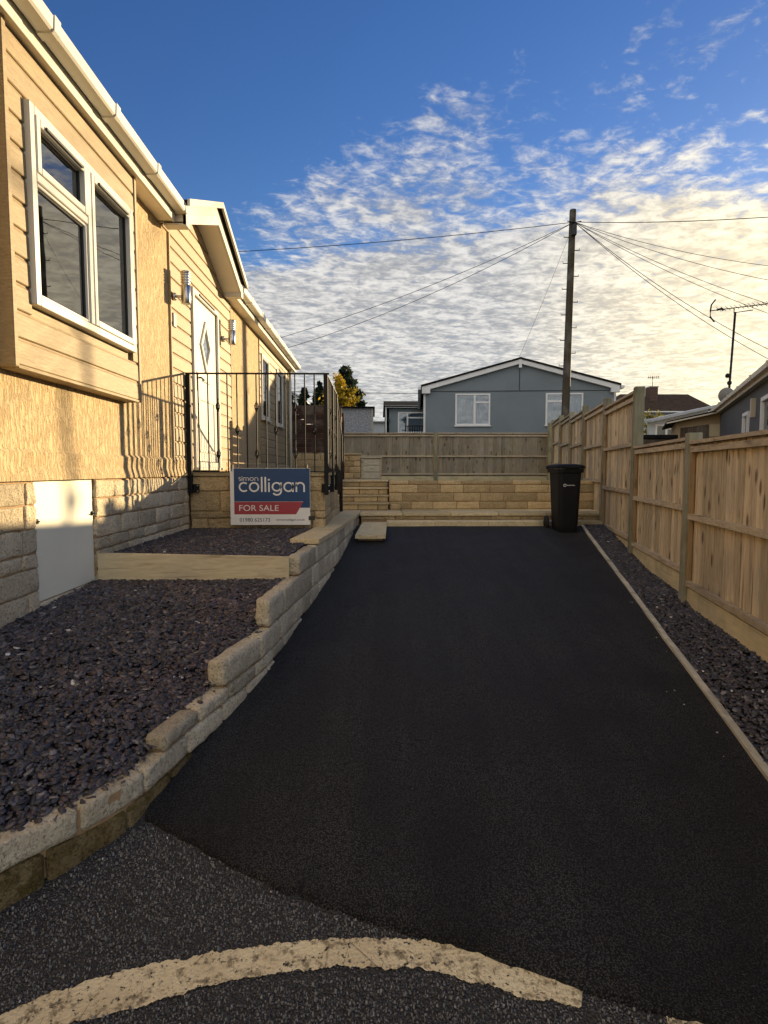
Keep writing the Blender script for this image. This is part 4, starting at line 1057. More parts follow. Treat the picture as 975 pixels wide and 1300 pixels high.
# ------------------------------------------------------------------ wheelie bin
def build_bin():
    bx, by = 2.60, 8.02; z0 = gz(7.85)
    t = thing('wheelie_bin', (bx, by, z0), 'black two-wheeled rubbish bin standing by the tall fence', 'wheelie bin')
    # body: tapered tub, drawn as rounded rectangles
    def rr(w, d, y, z, r=.05, n=3):
        P = []
        for cx, cy, a in ((w / 2 - r, d / 2 - r, 0), (-w / 2 + r, d / 2 - r, 90), (-w / 2 + r, -d / 2 + r, 180), (w / 2 - r, -d / 2 + r, 270)):
            for k in range(n + 1): P.append((bx + cx + r * math.cos(R(a + 90 * k / n)), by + y + cy + r * math.sin(R(a + 90 * k / n)), z0 + z))
        return P
    secs = [rr(.25, .33, -.02, .0), rr(.265, .36, -.015, .06), rr(.305, .45, -.005, .70), rr(.312, .465, 0, .80), rr(.36, .52, 0, .805), rr(.365, .525, 0, .855)]
    n = len(secs[0]); V = [p for s in secs for p in s]
    Fc = [(i * n + k, i * n + (k + 1) % n, (i + 1) * n + (k + 1) % n, (i + 1) * n + k) for i in range(len(secs) - 1) for k in range(n)] + [tuple(range(n))[::-1], tuple((len(secs) - 1) * n + k for k in range(n))]
    body = mk('body', V, Fc, M['bin_plastic'], t)
    secs = [rr(.385, .55, 0, .858, .06), rr(.39, .555, 0, .885, .06), rr(.35, .50, 0, .905, .06), rr(.22, .34, 0, .918, .06)]
    V = [p for s in secs for p in s]
    Fc = [(i * n + k, i * n + (k + 1) % n, (i + 1) * n + (k + 1) % n, (i + 1) * n + k) for i in range(len(secs) - 1) for k in range(n)] + [tuple(range(n))[::-1], tuple((len(secs) - 1) * n + k for k in range(n))]
    lid = mk('lid', V, Fc, M['bin_lid'], t)
    box('lid_grip', bx - .10, bx + .10, by - .30, by - .272, z0 + .855, z0 + .885, M['bin_lid'], lid, .006)
    MB().tube([(bx - .17, by + .24, z0 + .86), (bx - .17, by + .31, z0 + .88), (bx + .17, by + .31, z0 + .88), (bx + .17, by + .24, z0 + .86)], .016, 8).done('handle', M['bin_plastic'], t, True)
    for s in (-1, 1):
        w = MB().lathe((bx + s * .185 - .02, by + .20, z0 + .085 + .02), [(.06, 0), (.098, .006), (.1, .02), (.098, .036), (.06, .042)], 20, 'X').done('wheel', M['rubber'], t, True)
        MB().lathe((bx + s * .185 - .024, by + .20, z0 + .105), [(.045, 0), (.055, .004), (.055, .048), (.045, .05)], 14, 'X').done('hub', M['bin_plastic'], w, True)
    MB().tube([(bx - .17, by + .20, z0 + .105), (bx + .17, by + .20, z0 + .105)], .012, 8).done('axle', M['steel'], t)
    # small white mark and lettering on the front
    b = ([], []); ribbon(b, arc(0, 0, .016, 0, 340, 20), .007)
    yf = lambda z: by - .015 - .18 - (z - .06) / .64 * .036 - .006
    V = [(bx - .075 + p[0], yf(.635 + p[1]) - .002, z0 + .635 + p[1]) for p in b[0]]; Fc = list(b[1])
    mk('mark', V, Fc, M['sign_white'], body)
    V = []; Fc = []
    for k in range(9):       # a row of small upright dashes where the lettering is too small to read
        x = bx - .05 + k * .0125; hh = .010 + .004 * (k % 3 == 0)
        V += [(x, yf(.63) - .002, z0 + .63), (x + .008, yf(.63) - .002, z0 + .63), (x + .008, yf(.64) - .002, z0 + .63 + hh), (x, yf(.64) - .002, z0 + .63 + hh)]; Fc.append((4 * k, 4 * k + 1, 4 * k + 2, 4 * k + 3))
    mk('lettering', V, Fc, M['sign_white'], body)
build_bin()

# ------------------------------------------------------------------ telegraph pole and cables
PX, PY = 5.60, 17.2
def build_pole():
    zb, zt = -.6, 7.35
    t = thing('telegraph_pole', (PX, PY, zb), 'dark wooden telegraph pole with climbing steps behind the fence', 'pole')
    n = 10; MB().tube([(PX - .09 + .13 * (k / n), PY, zb + (zt - zb) * k / n) for k in range(n + 1)], [.122 - .030 * k / n for k in range(n + 1)], 14).done('shaft', M['pole_wood'], t, True)
    for k in range(11):
        z = 3.0 + k * .36; s = 1 if k % 2 else -1; x = PX - .09 + .13 * (z - zb) / (zt - zb)
        MB().tube([(x + s * .07, PY, z), (x + s * .23, PY, z), (x + s * .23, PY, z + .05)], .012, 6).done('climbing_step', M['iron'], t)
    box('terminal_box', PX - .02, PX + .10, PY - .20, PY - .09, zt - .75, zt - .45, M['gasket'], t, .01)
    for dx in (-.2, .2): MB().tube([(PX + .04, PY - .1, zt - .38), (PX + .04 + dx, PY - .14, zt - .36)], .012, 6).done('bracket', M['iron'], t)
    A = (PX + .04, PY - .13, zt - .38)
    def cable(end, sag, label, r=.012):
        a = Vector(A); e = Vector(end); P = []
        for k in range(25):
            u = k / 24; p = a.lerp(e, u); p.z -= sag * 4 * u * (1 - u); P.append(p)
        tag(MB().tube(P, r * .68, 5).done('overhead_cable', M['cable'], None, True), label, 'cable', 'cables strung from the telegraph pole')
    cx, cy, f = 475., 597., 750.
    at = lambda px, py, Y: ((px - cx) / f * Y, Y, (cy - py) / f * Y)
    cable((-14., 16.0, 4.9 + .6), .35, 'long cable running left above the cream park home roof', .014)
    cable(at(1500, 222, 9.0), .25, 'thick cable running to the right from the pole top', .014)
    cable(at(325, 442, 20), .25, 'upper cable of the pair sloping down behind the cream home')
    cable(at(325, 457, 20), .35, 'lower cable of the pair sloping down behind the cream home')
    cable((4.88, 20.2, 3.75), .08, 'thin cable dropping to the ridge of the grey gabled home', .007)
    cable(at(1150, 352, 14), .35, 'topmost of the thin cables fanning right from the pole', .010)
    cable(at(1150, 382, 14), .35, 'second thin cable of the fan right of the pole', .010)
    cable(at(1150, 432, 14), .35, 'third thin cable of the fan right of the pole', .010)
    cable(at(1150, 452, 14), .35, 'fourth thin cable of the fan right of the pole', .010)
    cable(at(1040, 473, 16), .35, 'upper of two cables passing behind the television aerial')
    cable(at(1040, 488, 16), .35, 'lower of two cables passing behind the television aerial')
    P = []
    for k in range(17):
        u = k / 16; P.append((-12 + 26 * u, 42, 5.75 - .1 * u - .3 * 4 * u * (1 - u)))
    tag(MB().tube(P, .022, 5).done('distant_cable', M['cable']), 'distant thin cable low in the sky behind the grey homes', 'cable')
build_pole()

# ------------------------------------------------------------------ neighbouring homes
def window_y(parent, Yf, X0, X1, z0, z1, mull=None, transom=None, left=True, curtain=True, m='white_paint'):
    ft = .055
    w = ring('window', X0, X1, z0, z1, Yf - .03, Yf + .05, ft, M[m], parent, 'Y')
    if mull:
        b = MB().box(mull - .035, mull + .035, Yf - .028, Yf + .05, z0 + ft + .001, z1 - ft - .001)
        if transom:
            a, c = (X0 + ft + .001, mull - .036) if left else (mull + .036, X1 - ft - .001)
            b.box(a, c, Yf - .026, Yf + .05, transom - .03, transom + .03)
        b.done('mullion', M[m], w)
    box('pane', X0 + ft, X1 - ft, Yf + .01, Yf + .016, z0 + ft, z1 - ft, M['glass'], w)
    if curtain:
        V = []; K = 60
        for k in range(K + 1):
            x = X0 + ft + (X1 - X0 - 2 * ft) * k / K; y = Yf + .05 + .014 * math.sin(k * 1.35) + .008 * math.sin(k * .6 + 1)
            V += [(x, y, z0 + ft), (x, y, z1 - ft)]
        mk('curtain', V, [(2 * k, 2 * k + 2, 2 * k + 3, 2 * k + 1) for k in range(K)], M['curtain'], w, True)
    box('reveal', X0 + .01, X1 - .01, Yf + .12, Yf + .14, z0 + .01, z1 - .01, M['interior'], w)
    box('sill', X0 - .03, X1 + .03, Yf - .06, Yf - .002, z0 - .04, z0 - .002, M[m], w)
    return w
def wall_y(parent, Yf, X0, X1, z0, z1, wins, m, th=.15):
    """front wall facing -Y with real openings"""
    b = MB(); xs = sorted({X0, X1} | {w[0] for w in wins} | {w[1] for w in wins})
    for a, c in zip(xs, xs[1:]):
        mid = (a + c) / 2; w = [q for q in wins if q[0] < mid < q[1]]
        if not w: b.box(a, c, Yf, Yf + th, z0, z1)
        else: b.box(a, c, Yf, Yf + th, z0, w[0][2]); b.box(a, c, Yf, Yf + th, w[0][3], z1)
    return b.done('wall', M[m], parent)
def build_gable_home():
    h = thing('grey_gabled_home', (1.74, 20, -.35), 'grey park home with white gable trim and blue curtained windows', 'park home')
    X0, X1, Y = 1.74, 7.92, 20.0; xm = (X0 + X1) / 2; ze, zr = 2.78, 3.56
    wins = [(2.72, 3.88, 1.50, 2.55), (5.70, 6.92, 1.50, 2.55)]
    wall_y(h, Y, X0, X1, -.35, 2.62, wins, 'grey_paint')
    MB().prism([(X0, 2.64), (X1, 2.64), (X1, ze), (xm, zr - .02), (X0, ze)], lambda u, v, w: (u, w, v), Y - .012, Y + .14).done('gable_panel', M['grey_paint'], h)
    box('joint_strip', X0, X1, Y - .018, Y + .1, 2.621, 2.639, M['gasket'], h)
    box('joint_strip', xm - .012, xm + .012, Y - .022, Y - .0125, 2.645, zr - .10, M['gasket'], h)
    for x0, x1 in ((X0, X0 + .15), (X1 - .15, X1)): box('side_wall', x0, x1, Y + .151, Y + 11, -.35, ze - .05, M['grey_paint'], h)
    box('side_wall', X0, X1, Y + 10.9, Y + 11, -.35, ze - .05, M['grey_paint'], h)
    for s, xa in ((1, X0), (-1, X1)):
        xo = xa - s * .14; sl = (zr - ze) / (xm - X0)
        zo = ze - .14 * sl
        MB().prism([(xo, zo - .13), (xm - s * .005, zr - .06), (xm - s * .005, zr + .09), (xo, zo + .04)], lambda u, v, w: (u, w, v), Y - .15, Y - .12).done('bargeboard', M['white_paint'], h)
        MB().prism([(xo - s * .03, zo + .02), (xm, zr + .085), (xm, zr + .145), (xo - s * .03, zo + .085)], lambda u, v, w: (u, w, v), Y - .18, Y + 11.2).done('roof_slope', M['roof_dark'], h)
        MB().prism([(xo, zo - .125), (xm, zr - .06), (xm, zr - .045), (xo, zo - .11)], lambda u, v, w: (u, w, v), Y - .119, Y - .02).done('soffit', M['white_paint'], h)
        box('boxed_end', min(xo, xo + s * .28), max(xo, xo + s * .28), Y - .152, Y - .03, zo - .20, zo - .02, M['white_paint'], h, .01)
        xg = xo - s * .03
        box('gutter', min(xg, xg - s * .10), max(xg, xg - s * .10), Y - .2, Y + 11, zo - .08, zo + .02, M['white_paint'], h, .01)
        box('downpipe', min(xa - s * .01, xa - s * .08), max(xa - s * .01, xa - s * .08), Y + .05, Y + .12, -.3, zo - .081, M['white_paint'], h)
    box('finial', xm - .05, xm + .05, Y - .165, Y - .13, zr - .20, zr + .16, M['white_paint'], h, .008)
    window_y(h, Y, *wins[0], 3.36, 2.26, False); window_y(h, Y, *wins[1], 6.31, 2.28, True)
build_gable_home()
bpy.data.objects['grey_gabled_home'].rotation_euler.z = R(-4.2)
def build_small_home():
    h = thing('small_grey_home', (1.2, 26, -.35), 'small grey home with dark tiled roof beyond the back fence', 'home')
    Y = 26; at = lambda px: (px - 475) / 750 * Y; zt = lambda py: (597 - py) / 750 * Y
    X0, X1 = at(491), at(560)
    wins = [(at(505), at(548), zt(550), zt(524))]
    wall_y(h, Y, X0, X1, -.35, zt(519), wins, 'grey_paint')
    w = window_y(h, Y, *wins[0], at(517), zt(531), False)
    box('fascia', at(488.5), X1, Y - .24, Y - .20, zt(519), zt(516.5), M['white_paint'], h)
    MB().prism([(Y - .25, zt(516.8)), (Y + 2.2, zt(503)), (Y + 4.6, zt(516.8)), (Y + 4.6, zt(519)), (Y + 2.2, zt(506)), (Y - .25, zt(519) + .02)], lambda u, v, w_: (w_, u, v), at(488), X1).done('roof', M['roof_dark'], h)
    MB().prism([(Y, zt(519)), (Y + 2.2, zt(507)), (Y + 4.4, zt(519)), (Y + 4.4, -.35), (Y, -.35)], lambda u, v, w_: (w_, u, v), X0 - .02, X0 + .1).done('side_wall', M['grey_paint'], h)
    box('downpipe', at(489.3), at(491) - .01, Y - .16, Y - .08, -.3, zt(519.2), M['white_paint'], h)
    box('wall_light', at(492.5), at(494.5), Y - .12, Y - .002, zt(536), zt(533), M['gasket'], h)
    r = thing('balcony_rail', (at(525), Y - 1.2, 0), 'dark metal rail in front of the small grey home window', 'railing')
    box('top_rail', at(512), at(545), Y - 1.22, Y - 1.18, zt(544.5), zt(543.5), M['iron'], r)
    for k in range(12):
        x = at(512.5) + k * (at(544) - at(512.5)) / 11; box('bar', x - .012, x + .012, Y - 1.21, Y - 1.19, -.35, zt(544.6), M['iron'], r)
build_small_home()
def build_left_background():
    # pebbledash garage
    g = thing('pebbledash_garage', (-.4, 18.5, -.35), 'grey pebbledash garage with flat dark roof behind the fence', 'garage')
    Y = 18.5; at = lambda px: (px - 475) / 750 * Y; zt = lambda py: (597 - py) / 750 * Y
    box('wall', at(420), at(471.5), Y, Y + 4, -.35, zt(519), M['pebbledash'], g)
    box('corner_post', at(471.5) + .001, at(474), Y - .02, Y + .06, -.35, zt(519.5), M['concrete'], g)
    box('side_wall', at(474) - .06, at(474) - .001, Y + .061, Y + 3.9, -.35, zt(520), M['concrete'], g)
    MB().prism([(Y - .12, zt(517.5)), (Y + 4.2, zt(517) + .08), (Y + 4.2, zt(518.8) + .1), (Y - .12, zt(519) + .005)], lambda u, v, w: (w, u, v), at(418), at(476)).done('roof', M['roof_dark'], g)
    # slatted brown screen on a stone wall, past the end of the home
    Y = 14.6; at = lambda px: (px - 475) / 750 * Y; zt = lambda py: (597 - py) / 750 * Y
    w = thing('rear_stone_wall', (-1.4, Y, -.3), 'buff stone wall carrying the brown slatted screen', 'wall')
    courses_x(w, -2.9, -.80, Y, [(-.30, -.12), (-.11, .07), (.08, .24), (.25, .41)], .42, 'stone', .12, .005)
    box('mortar', -2.9, -.82, Y + .012, Y + .1, -.35, .405, M['mortar'], w)
    f = thing('slatted_screen', (-1.4, Y, .4), 'dark brown horizontal slat screen standing on the stone wall', 'screen')
    for k in range(10): box('slat', -2.9, -.80, Y + .03, Y + .05, .44 + k * .115, .549 + k * .115, M['brown_slat'], f)
    for x in (-2.9, -2.2, -1.5, -.88): box('post', x, x + .09, Y + .051, Y + .13, .412, 1.60, M['brown_slat'], f)
    # brown post and gate by the steps
    gt = thing('brown_gate', (-.56, 10.2, -.62), 'narrow dark brown timber gate beyond the landing steps', 'gate')
    for k in range(9): box('slat', -.59, -.56, 9.62, 10.5, -.18 + k * .125, -.075 + k * .125, M['brown_slat'], gt)
    for y in (9.60, 10.48): box('post', -.625, -.53, y, y + .09, -.62, 1.0, M['brown_slat'], gt, .004)
    # white house far off between railing bars
    h = thing('white_bungalow', (-5.5, 42, -.35), 'distant white gabled bungalow seen between the railing bars', 'bungalow')
    Y = 42; at = lambda px: (px - 475) / 750 * Y; zt = lambda py: (597 - py) / 750 * Y
    MB().prism([(at(345), -.35), (at(384), -.35), (at(384), zt(508)), (at(365), zt(497)), (at(345), zt(508))], lambda u, v, w_: (u, w_, v), Y, Y + 6).done('wall', M['white_paint'], h)
    for s, e in ((-1, at(342)), (1, at(388))): MB().prism([(e, zt(509)), (at(365), zt(496.5)), (at(365), zt(494.5)), (e, zt(507))], lambda u, v, w_: (u, w_, v), Y - .3, Y + 6.2).done('roof_slope', M['roof_pale'], h)
    box('window', at(370), at(377), Y - .04, Y - .003, zt(520), zt(512), M['glass'], h)
    # pale low house
    h = thing('pale_outbuilding', (.5, 33, -.35), 'pale low outbuilding peeping between garage and small grey home', 'outbuilding')
    Y = 33; at = lambda px: (px - 475) / 750 * Y; zt = lambda py: (597 - py) / 750 * Y
    box('wall', at(470), at(500), Y, Y + 3, -.35, zt(537), M['pale_wall'], h)
    box('roof', at(469), at(501), Y - .2, Y + 3.2, zt(537) + .003, zt(535.5), M['roof_pale'], h)
build_left_background()
def build_right_background():
    F = 750.
    def pr(Y): return (lambda px: (px - 475) / F * Y), (lambda py: (597 - py) / F * Y)
    # house with the brown hipped roof
    Y = 36; at, zt = pr(Y)
    h = thing('brown_roofed_house', (at(850), Y, -.35), 'house with brown hipped roof and chimney beyond the tall fence', 'house')
    X0, X1 = at(770), at(915)
    wins = [(at(800), at(812), zt(545), zt(533)), (at(850), at(866), zt(545), zt(533))]
    wall_y(h, Y, X0 + .3, X1 - .3, -.35, zt(524), wins, 'pale_wall')
    for w in wins: window_y(h, Y, *w, (w[0] + w[1]) / 2, None, True, True)
    a, b, c, d = (X0, Y - .3, zt(524)), (X1, Y - .3, zt(524)), (X1, Y + 7, zt(524)), (X0, Y + 7, zt(524)); e, f = (X0 + 2.2, Y + 3.4, zt(492)), (X1 - .25, Y + 3.4, zt(492))
    mk('roof', [a, b, c, d, e, f], [(0, 1, 5, 4), (1, 2, 5), (2, 3, 4, 5), (3, 0, 4), (3, 2, 1, 0)], M['roof_brown'], h)
    box('side_wall', X0 + .3, X1 - .3, Y + .16, Y + 6.7, -.35, zt(524) - .02, M['pale_wall'], h)
    box('gutter', X0, X1, Y - .42, Y - .31, zt(524.5), zt(523), M['white_paint'], h)
    box('downpipe', at(822), at(823.2), Y - .12, Y - .01, -.35, zt(524.6), M['white_paint'], h)
    yc = Y + 2.0; at, zt = pr(yc)
    box('chimney', at(824), at(834), yc, yc + .7, zt(515), zt(492.5), M['brick_red'], h)
    box('chimney_cap', at(823.5), at(834.5), yc - .04, yc + .74, zt(492.4), zt(491), M['concrete'], h)
    t = thing('chimney_aerial', (at(830), Y + 2, zt(491)), 'small television aerial on the brown roofed house chimney', 'aerial')
    MB().tube([(at(830), Y + 2.3, zt(491)), (at(830), Y + 2.3, zt(478))], .03, 6).done('mast', M['iron'], t)
    MB().tube([(at(823), Y + 2.3, zt(479.5)), (at(838), Y + 2.3, zt(478.5))], .018, 5).done('boom', M['iron'], t)
    for k in range(6): x = at(824) + k * (at(837) - at(824)) / 5; MB().tube([(x, Y + 2.3, zt(481)), (x, Y + 2.3, zt(477))], .012, 4).done('element', M['iron'], t)
    # pale lean-to
    Y = 20.5; at, zt = pr(Y)
    h = thing('pale_lean_to', (at(860), Y, -.35), 'pale blue grey lean-to with sloping roof and white window', 'lean-to')
    wins = [(at(832), at(857), zt(556), zt(539))]
    MB().prism([(at(824), -.35), (at(831.9), -.35), (at(831.9), zt(534)), (at(824), zt(536))], lambda u, v, w: (u, w, v), Y, Y + .15).done('wall', M['pale_wall'], h)
    MB().prism([(at(857.1), -.35), (at(899), -.35), (at(899), zt(519)), (at(857.1), zt(528.5))], lambda u, v, w: (u, w, v), Y, Y + .15).done('wall', M['pale_wall'], h)
    MB().prism([(at(832), zt(539)), (at(857), zt(539)), (at(857), zt(528.5)), (at(832), zt(534))], lambda u, v, w: (u, w, v), Y + .001, Y + .149).done('wall', M['pale_wall'], h)
    box('wall', at(832), at(857), Y + .001, Y + .149, -.35, zt(556), M['pale_wall'], h)
    window_y(h, Y, *wins[0], at(846), zt(544), False)
    MB().prism([(at(820), zt(537)), (at(902), zt(518.5)), (at(902), zt(515.5)), (at(820), zt(533.5))], lambda u, v, w: (u, w, v), Y - .4, Y + .9).done('roof', M['roof_pale'], h)
    # tan shed
    Y = 16.2; at, zt = pr(Y)
    h = thing('tan_shed', (at(859), Y, -.5), 'tan shed with dark sloping roof and brown plank doors', 'shed')
    MB().prism([(at(859), -.5), (at(920), -.5), (at(920), zt(524)), (at(859), zt(534.5))], lambda u, v, w: (u, w, v), Y, Y + 2.5).done('wall', M['tan_wall'], h)
    h.rotation_euler.z = R(-24)
    for k in range(7): x = at(863.5) + k * .10; box('door_plank', x, x + .094, Y - .03, Y - .004, -.45, zt(543.5) + .012 * k, M['shed_wood'], h)
    box('cream_panel', at(895.5), at(916), Y - .02, Y - .002, zt(555), zt(540), M['cream_wall'], h)
    MB().prism([(at(847), zt(538)), (at(922), zt(522.5)), (at(922), zt(519.5)), (at(847), zt(535.5))], lambda u, v, w: (u, w, v), Y - .25, Y + 2.7).done('roof', M['roof_dark'], h)
    MB().prism([(at(847), zt(538.8)), (at(922), zt(523.4)), (at(922), zt(521.8)), (at(847), zt(537))], lambda u, v, w: (u, w, v), Y - .29, Y - .252).done('fascia', M['upvc_tan'], h)
    # dark low fence between
    f = thing('dark_rear_fence', (at(838), 14.5, -.3), 'dark low fence with round capping behind the low panel', 'fence')
    Y = 14.5; at, zt = pr(Y)
    k = 0; x = at(814)
    while x < at(860): box('board', x, x + .11, Y, Y + .02, -.4, zt(557.5), M['shed_wood'], f); x += .113
    box('capping', at(813), at(861), Y - .04, Y + .07, zt(557.4), zt(552), M['roof_dark'], f, .015)
    # dark grey home on the right, turned
    h = thing('dark_grey_home', (8.5, 13, -.9), 'dark charcoal park home with tan gutter behind the low fence', 'park home')
    d = Vector((.453, 1, 0)).normalized(); n = Vector((-d.y, d.x, 0))       # n faces the viewer
    C = Vector((9.35, 16.0, 0)); ZE = 1.52
    def P(s, t, z): v = C - d * s + n * t; return (v.x, v.y, z)       # s runs back towards the viewer, t outwards
    def ob(name, s0, s1, t0, t1, z0, z1, m, par=h):
        V = [P(s0, t0, z0), P(s1, t0, z0), P(s1, t1, z0), P(s0, t1, z0), P(s0, t0, z1), P(s1, t0, z1), P(s1, t1, z1), P(s0, t1, z1)]
        return mk(name, V, [q[::-1] for q in BOXF], M[m], par)
    wins = [(4.35, 5.0, .48, 1.15), (6.35, 7.6, .30, 1.25)]
    ss = [0, 4.35, 5.0, 6.35, 7.6, 12]
    for a, b in zip(ss, ss[1:]):
        w = [q for q in wins if q[0] == a]
        if w: ob('wall', a, b, -.15, 0, -1.2, w[0][2], 'dark_paint'); ob('wall', a, b, -.15, 0, w[0][3], ZE, 'dark_paint')
        else: ob('wall', a, b, -.15, 0, -1.2, ZE, 'dark_paint')
    for a, b, c, e in wins:
        w = ob('window', a, a + .07, -.06, .04, c, e, 'white_paint')
        ob('frame', b - .07, b, -.06, .04, c, e, 'white_paint', w); ob('frame', a + .071, b - .071, -.06, .038, c, c + .07, 'white_paint', w); ob('frame', a + .071, b - .071, -.06, .038, e - .07, e, 'white_paint', w)
        ob('pane', a + .07, b - .07, -.02, -.012, c + .07, e - .07, 'glass', w); ob('backing', a, b, -.149, -.13, c, e, 'interior', w)
    ob('wall_light', 5.55, 5.66, .002, .08, .98, 1.32, 'upvc_tan')
    ob('end_wall', 0, .12, -6, -.151, -1.2, ZE, 'dark_paint'); ob('end_wall', 11.9, 12, -6, -.151, -1.2, ZE, 'dark_paint')
    ob('soffit', -.06, 12.2, .001, .11, ZE - .01, ZE + .01, 'upvc_tan'); ob('fascia', -.06, 12.2, .111, .13, ZE - .03, ZE + .13, 'upvc_tan')
    g = ob('gutter', -.08, 12.2, .131, .21, ZE + .04, ZE + .12, 'upvc_tan')
    for k in range(6): ob('gutter_bracket', .3 + k * 1.5, .38 + k * 1.5, .128, .222, ZE + .028, ZE + .132, 'upvc_tan', g)
    V = [P(-.08, .17, ZE + .16), P(12.2, .17, ZE + .16), P(12.2, -3.1, ZE + .90), P(-.08, -3.1, ZE + .90), P(-.08, -6.4, ZE + .1), P(12.2, -6.4, ZE + .1)]
    V += [(x, y, z - .06) for x, y, z in V]
    mk('roof', V, [(0, 1, 2, 3), (3, 2, 5, 4), (6, 9, 8, 7), (9, 10, 11, 8), (0, 6, 7, 1), (0, 3, 9, 6), (3, 4, 10, 9), (1, 7, 8, 2), (2, 8, 11, 5), (4, 5, 11, 10)], M['roof_dark'], h)
    V = [P(.06, -.1, ZE), P(.06, -3.1, ZE + .88), P(.06, -6, ZE)]; V += [P(.1, -.1, ZE), P(.1, -3.1, ZE + .88), P(.1, -6, ZE)]
    mk('gable_wall', V, [(0, 1, 2), (5, 4, 3), (0, 3, 4, 1), (1, 4, 5, 2)], M['dark_paint'], h)
    # mast with aerial, and dish
    Ym = 16.4; at, zt = pr(Ym); xm = at(920)
    t = thing('television_aerial', (xm, Ym, zt(520)), 'tall mast with long toothed television aerial behind the charcoal home', 'aerial')
    top = (at(928.5), Ym, zt(399))
    MB().tube([(xm, Ym, -.4), top], .030, 8).done('mast', M['iron'], t, True)
    A = Vector((at(897), Ym, zt(397.5))); B = Vector((at(990), Ym - .5, zt(390.5)))
    MB().tube([A, B], .014, 6).done('boom', M['iron'], t)
    for k in range(17):
        p = A.lerp(B, .10 + k * .053); MB().tube([p - Vector((0, .12, .075)), p + Vector((0, .12, .095))], .007, 4).done('element', M['iron'], t)
    MB().tube([A + Vector((.12, 0, -.30)), A + Vector((.0, 0, -.16)), A, A + Vector((.02, 0, .16)), A + Vector((.13, 0, .30))], .020, 6).done('reflector', M['iron'], t)
    MB().tube([A + Vector((.18, 0, .02)), A + Vector((.30, 0, .06)), A + Vector((.36, 0, .02))], .030, 6).done('dipole', M['iron'], t)
    MB().tube([A.lerp(B, .28), A.lerp(B, .28) - Vector((0, 0, .14)), Vector(top) - Vector((0, 0, .01)), A.lerp(B, .50) - Vector((0, 0, .12)), A.lerp(B, .50)], .012, 6).done('cradle', M['iron'], t)
    for py, s in ((478, -1), (487, 1)): MB().lathe((at(922.0) + s * .03, Ym - .05, zt(py)), [(.03, -.06), (.06, -.03), (.06, .03), (.02, .06)], 8).done('clamp', M['iron'], t)
    dsh = thing('satellite_dish', (at(915), Ym - .15, zt(512)), 'round grey satellite dish clamped low on the aerial mast', 'satellite dish')
    c = Vector((at(915.5), Ym - .22, zt(504))); ax = Vector((.52, .8, .30)).normalized(); u = ax.cross(Vector((0, 0, 1))).normalized(); v = ax.cross(u)
    V = []; Fc = []; nr, ns = 5, 24
    for i in range(nr + 1):
        rr_ = .20 * i / nr
        for k in range(ns):
            a = 2 * math.pi * k / ns; p = c + u * rr_ * math.cos(a) + v * rr_ * 1.08 * math.sin(a) + ax * (rr_ ** 2 * 1.1); V.append(p[:])
    for i in range(nr):
        for k in range(ns): Fc.append((i * ns + k, i * ns + (k + 1) % ns, (i + 1) * ns + (k + 1) % ns, (i + 1) * ns + k))
    n0 = len(V); V += [(Vector(p) - ax * .012)[:] for p in V]; Fc += [tuple(n0 + q for q in f[::-1]) for f in Fc]
    mk('reflector_bowl', V, Fc, M['dish'], dsh, True)
    MB().tube([c - ax * .01, c - ax * .08, (at(919.5), Ym, zt(504))], .022, 6).done('bracket', M['iron'], dsh)
    MB().tube([c + Vector((0, 0, -.20)), c + ax * .30 + Vector((-.10, 0, -.24))], .012, 6).done('feed_arm', M['iron'], dsh)
    MB().tube([c + ax * .28 + Vector((-.10, 0, -.25)), c + ax * .36 + Vector((-.12, 0, -.18))], .035, 8).done('receiver', M['iron'], dsh)
build_right_background()

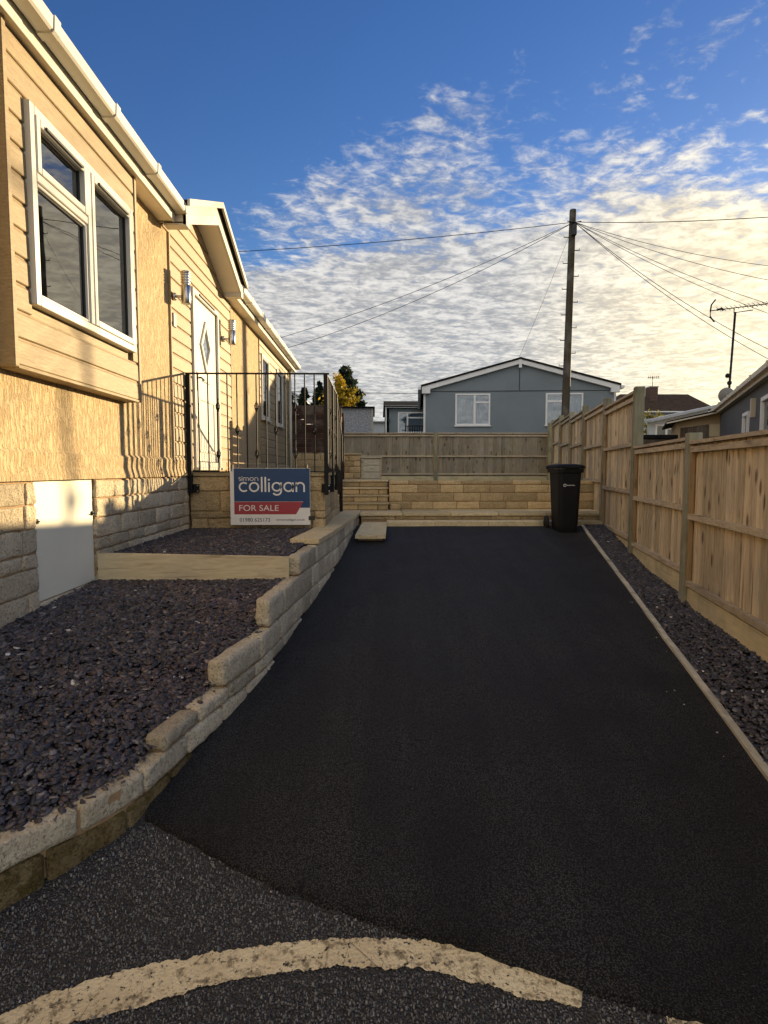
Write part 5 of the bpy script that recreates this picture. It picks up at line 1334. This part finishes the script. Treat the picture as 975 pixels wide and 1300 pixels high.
# ------------------------------------------------------------------ trees
def tree(name, base, H, Rd, n, leafsize, m, label, shape, seed, group=None):
    r = np.random.default_rng(seed); t = thing(name, base, label, 'tree', group)
    bx, by, bz = base
    MB().tube([(bx, by, bz), (bx + .05, by, bz + H * .5), (bx, by, bz + H * .92)], [Rd * .10, Rd * .06, Rd * .015], 8).done('trunk', M['bark'], t, True)
    limbs = MB()
    # boughs; leaves are hung along them
    nb = 90 if shape == 'cone' else 55; C = []; D = []
    for k in range(nb):
        f = r.random() ** .8; a = r.uniform(0, 6.283)
        if shape == 'cone':
            h = H * (.06 + .94 * f); rad = Rd * (1 - f) ** .8 * r.uniform(.65, 1.15) + .05; dz = .12 * rad - .10 * rad
        else:
            th = math.acos(r.uniform(-.75, 1)); rr = r.uniform(.62, 1.08); h = H * .60 + H * .40 * math.cos(th) * rr; rad = Rd * math.sin(th) * rr; dz = rad * .35
        tip = np.array([bx + rad * math.cos(a), by + rad * math.sin(a), bz + h]); root = np.array([bx, by, bz + h - dz - .1 * H * (shape != 'cone')])
        limbs.tube([tuple(root), tuple(tip)], [.03, .008], 4, False)
        q = int(n / nb); u = r.random(q) ** .55
        p = root + (tip - root) * u[:, None] + r.normal(0, (.045 if shape == 'cone' else .12) * Rd, (q, 3)) * (np.array([1, 1, .8]))
        C.append(p); D.append(np.full(q, r.random()))
    limbs.done('limb', M['bark'], t)
    C = np.concatenate(C); shade = np.clip(np.concatenate(D) * .6 + r.random(len(C)) * .4, 0, 1); q = len(C)
    e1 = r.normal(0, 1, (q, 3)); e1 /= np.linalg.norm(e1, axis=1)[:, None]; e2 = np.cross(e1, r.normal(0, 1, (q, 3))); e2 /= np.linalg.norm(e2, axis=1)[:, None]
    s = (leafsize * r.uniform(.6, 1.4, q))[:, None]
    V = np.stack([C - e1 * s, C + e2 * s * .45, C + e1 * s, C - e2 * s * .45], 1).reshape(-1, 3)
    Fc = np.arange(4 * q).reshape(-1, 4)
    o = mk('crown', V, Fc.tolist(), M[m], t)
    set_chip_colours(o.data, np.repeat(np.stack([shade, shade, shade, np.ones(q)], 1), 4, 0))
def build_trees():
    tree('conifer', (-1.55, 34, -.35), 6.2, 2.15, 34000, .11, 'leaf_dark', 'tall dark conifer rising behind the pebbledash garage', 'cone', 3)
    tree('golden_tree', (-1.62, 29, -.35), 4.85, .95, 9000, .08, 'leaf_yellow', 'golden yellow small tree in front of the dark conifer', 'round', 5)
    L = ['short dark evergreen beside the distant white bungalow', 'dark pointed evergreen next to the shortest one above the slatted screen', 'tallest dark evergreen seen through the railing above the slatted screen', 'broad dark evergreen between the tallest one and the golden tree']
    for k, (x, h, rd) in enumerate(((-4.5, 4.15, 1.0), (-3.75, 4.5, 1.0), (-3.0, 4.85, 1.05), (-2.35, 4.5, 1.1))):
        tree('hedge_conifer', (x, 32 + .3 * k, -.35), h + .2, rd, 9000, .10, 'leaf_dark', L[k], 'cone', 20 + k, 'dark hedge trees beyond the slatted screen')
    tree('roof_shrub', (12.1, 25.5, -.35), 3.05, .6, 1800, .06, 'leaf_shrub', 'yellow green shrub showing above the lean-to roof', 'round', 41)
build_trees()
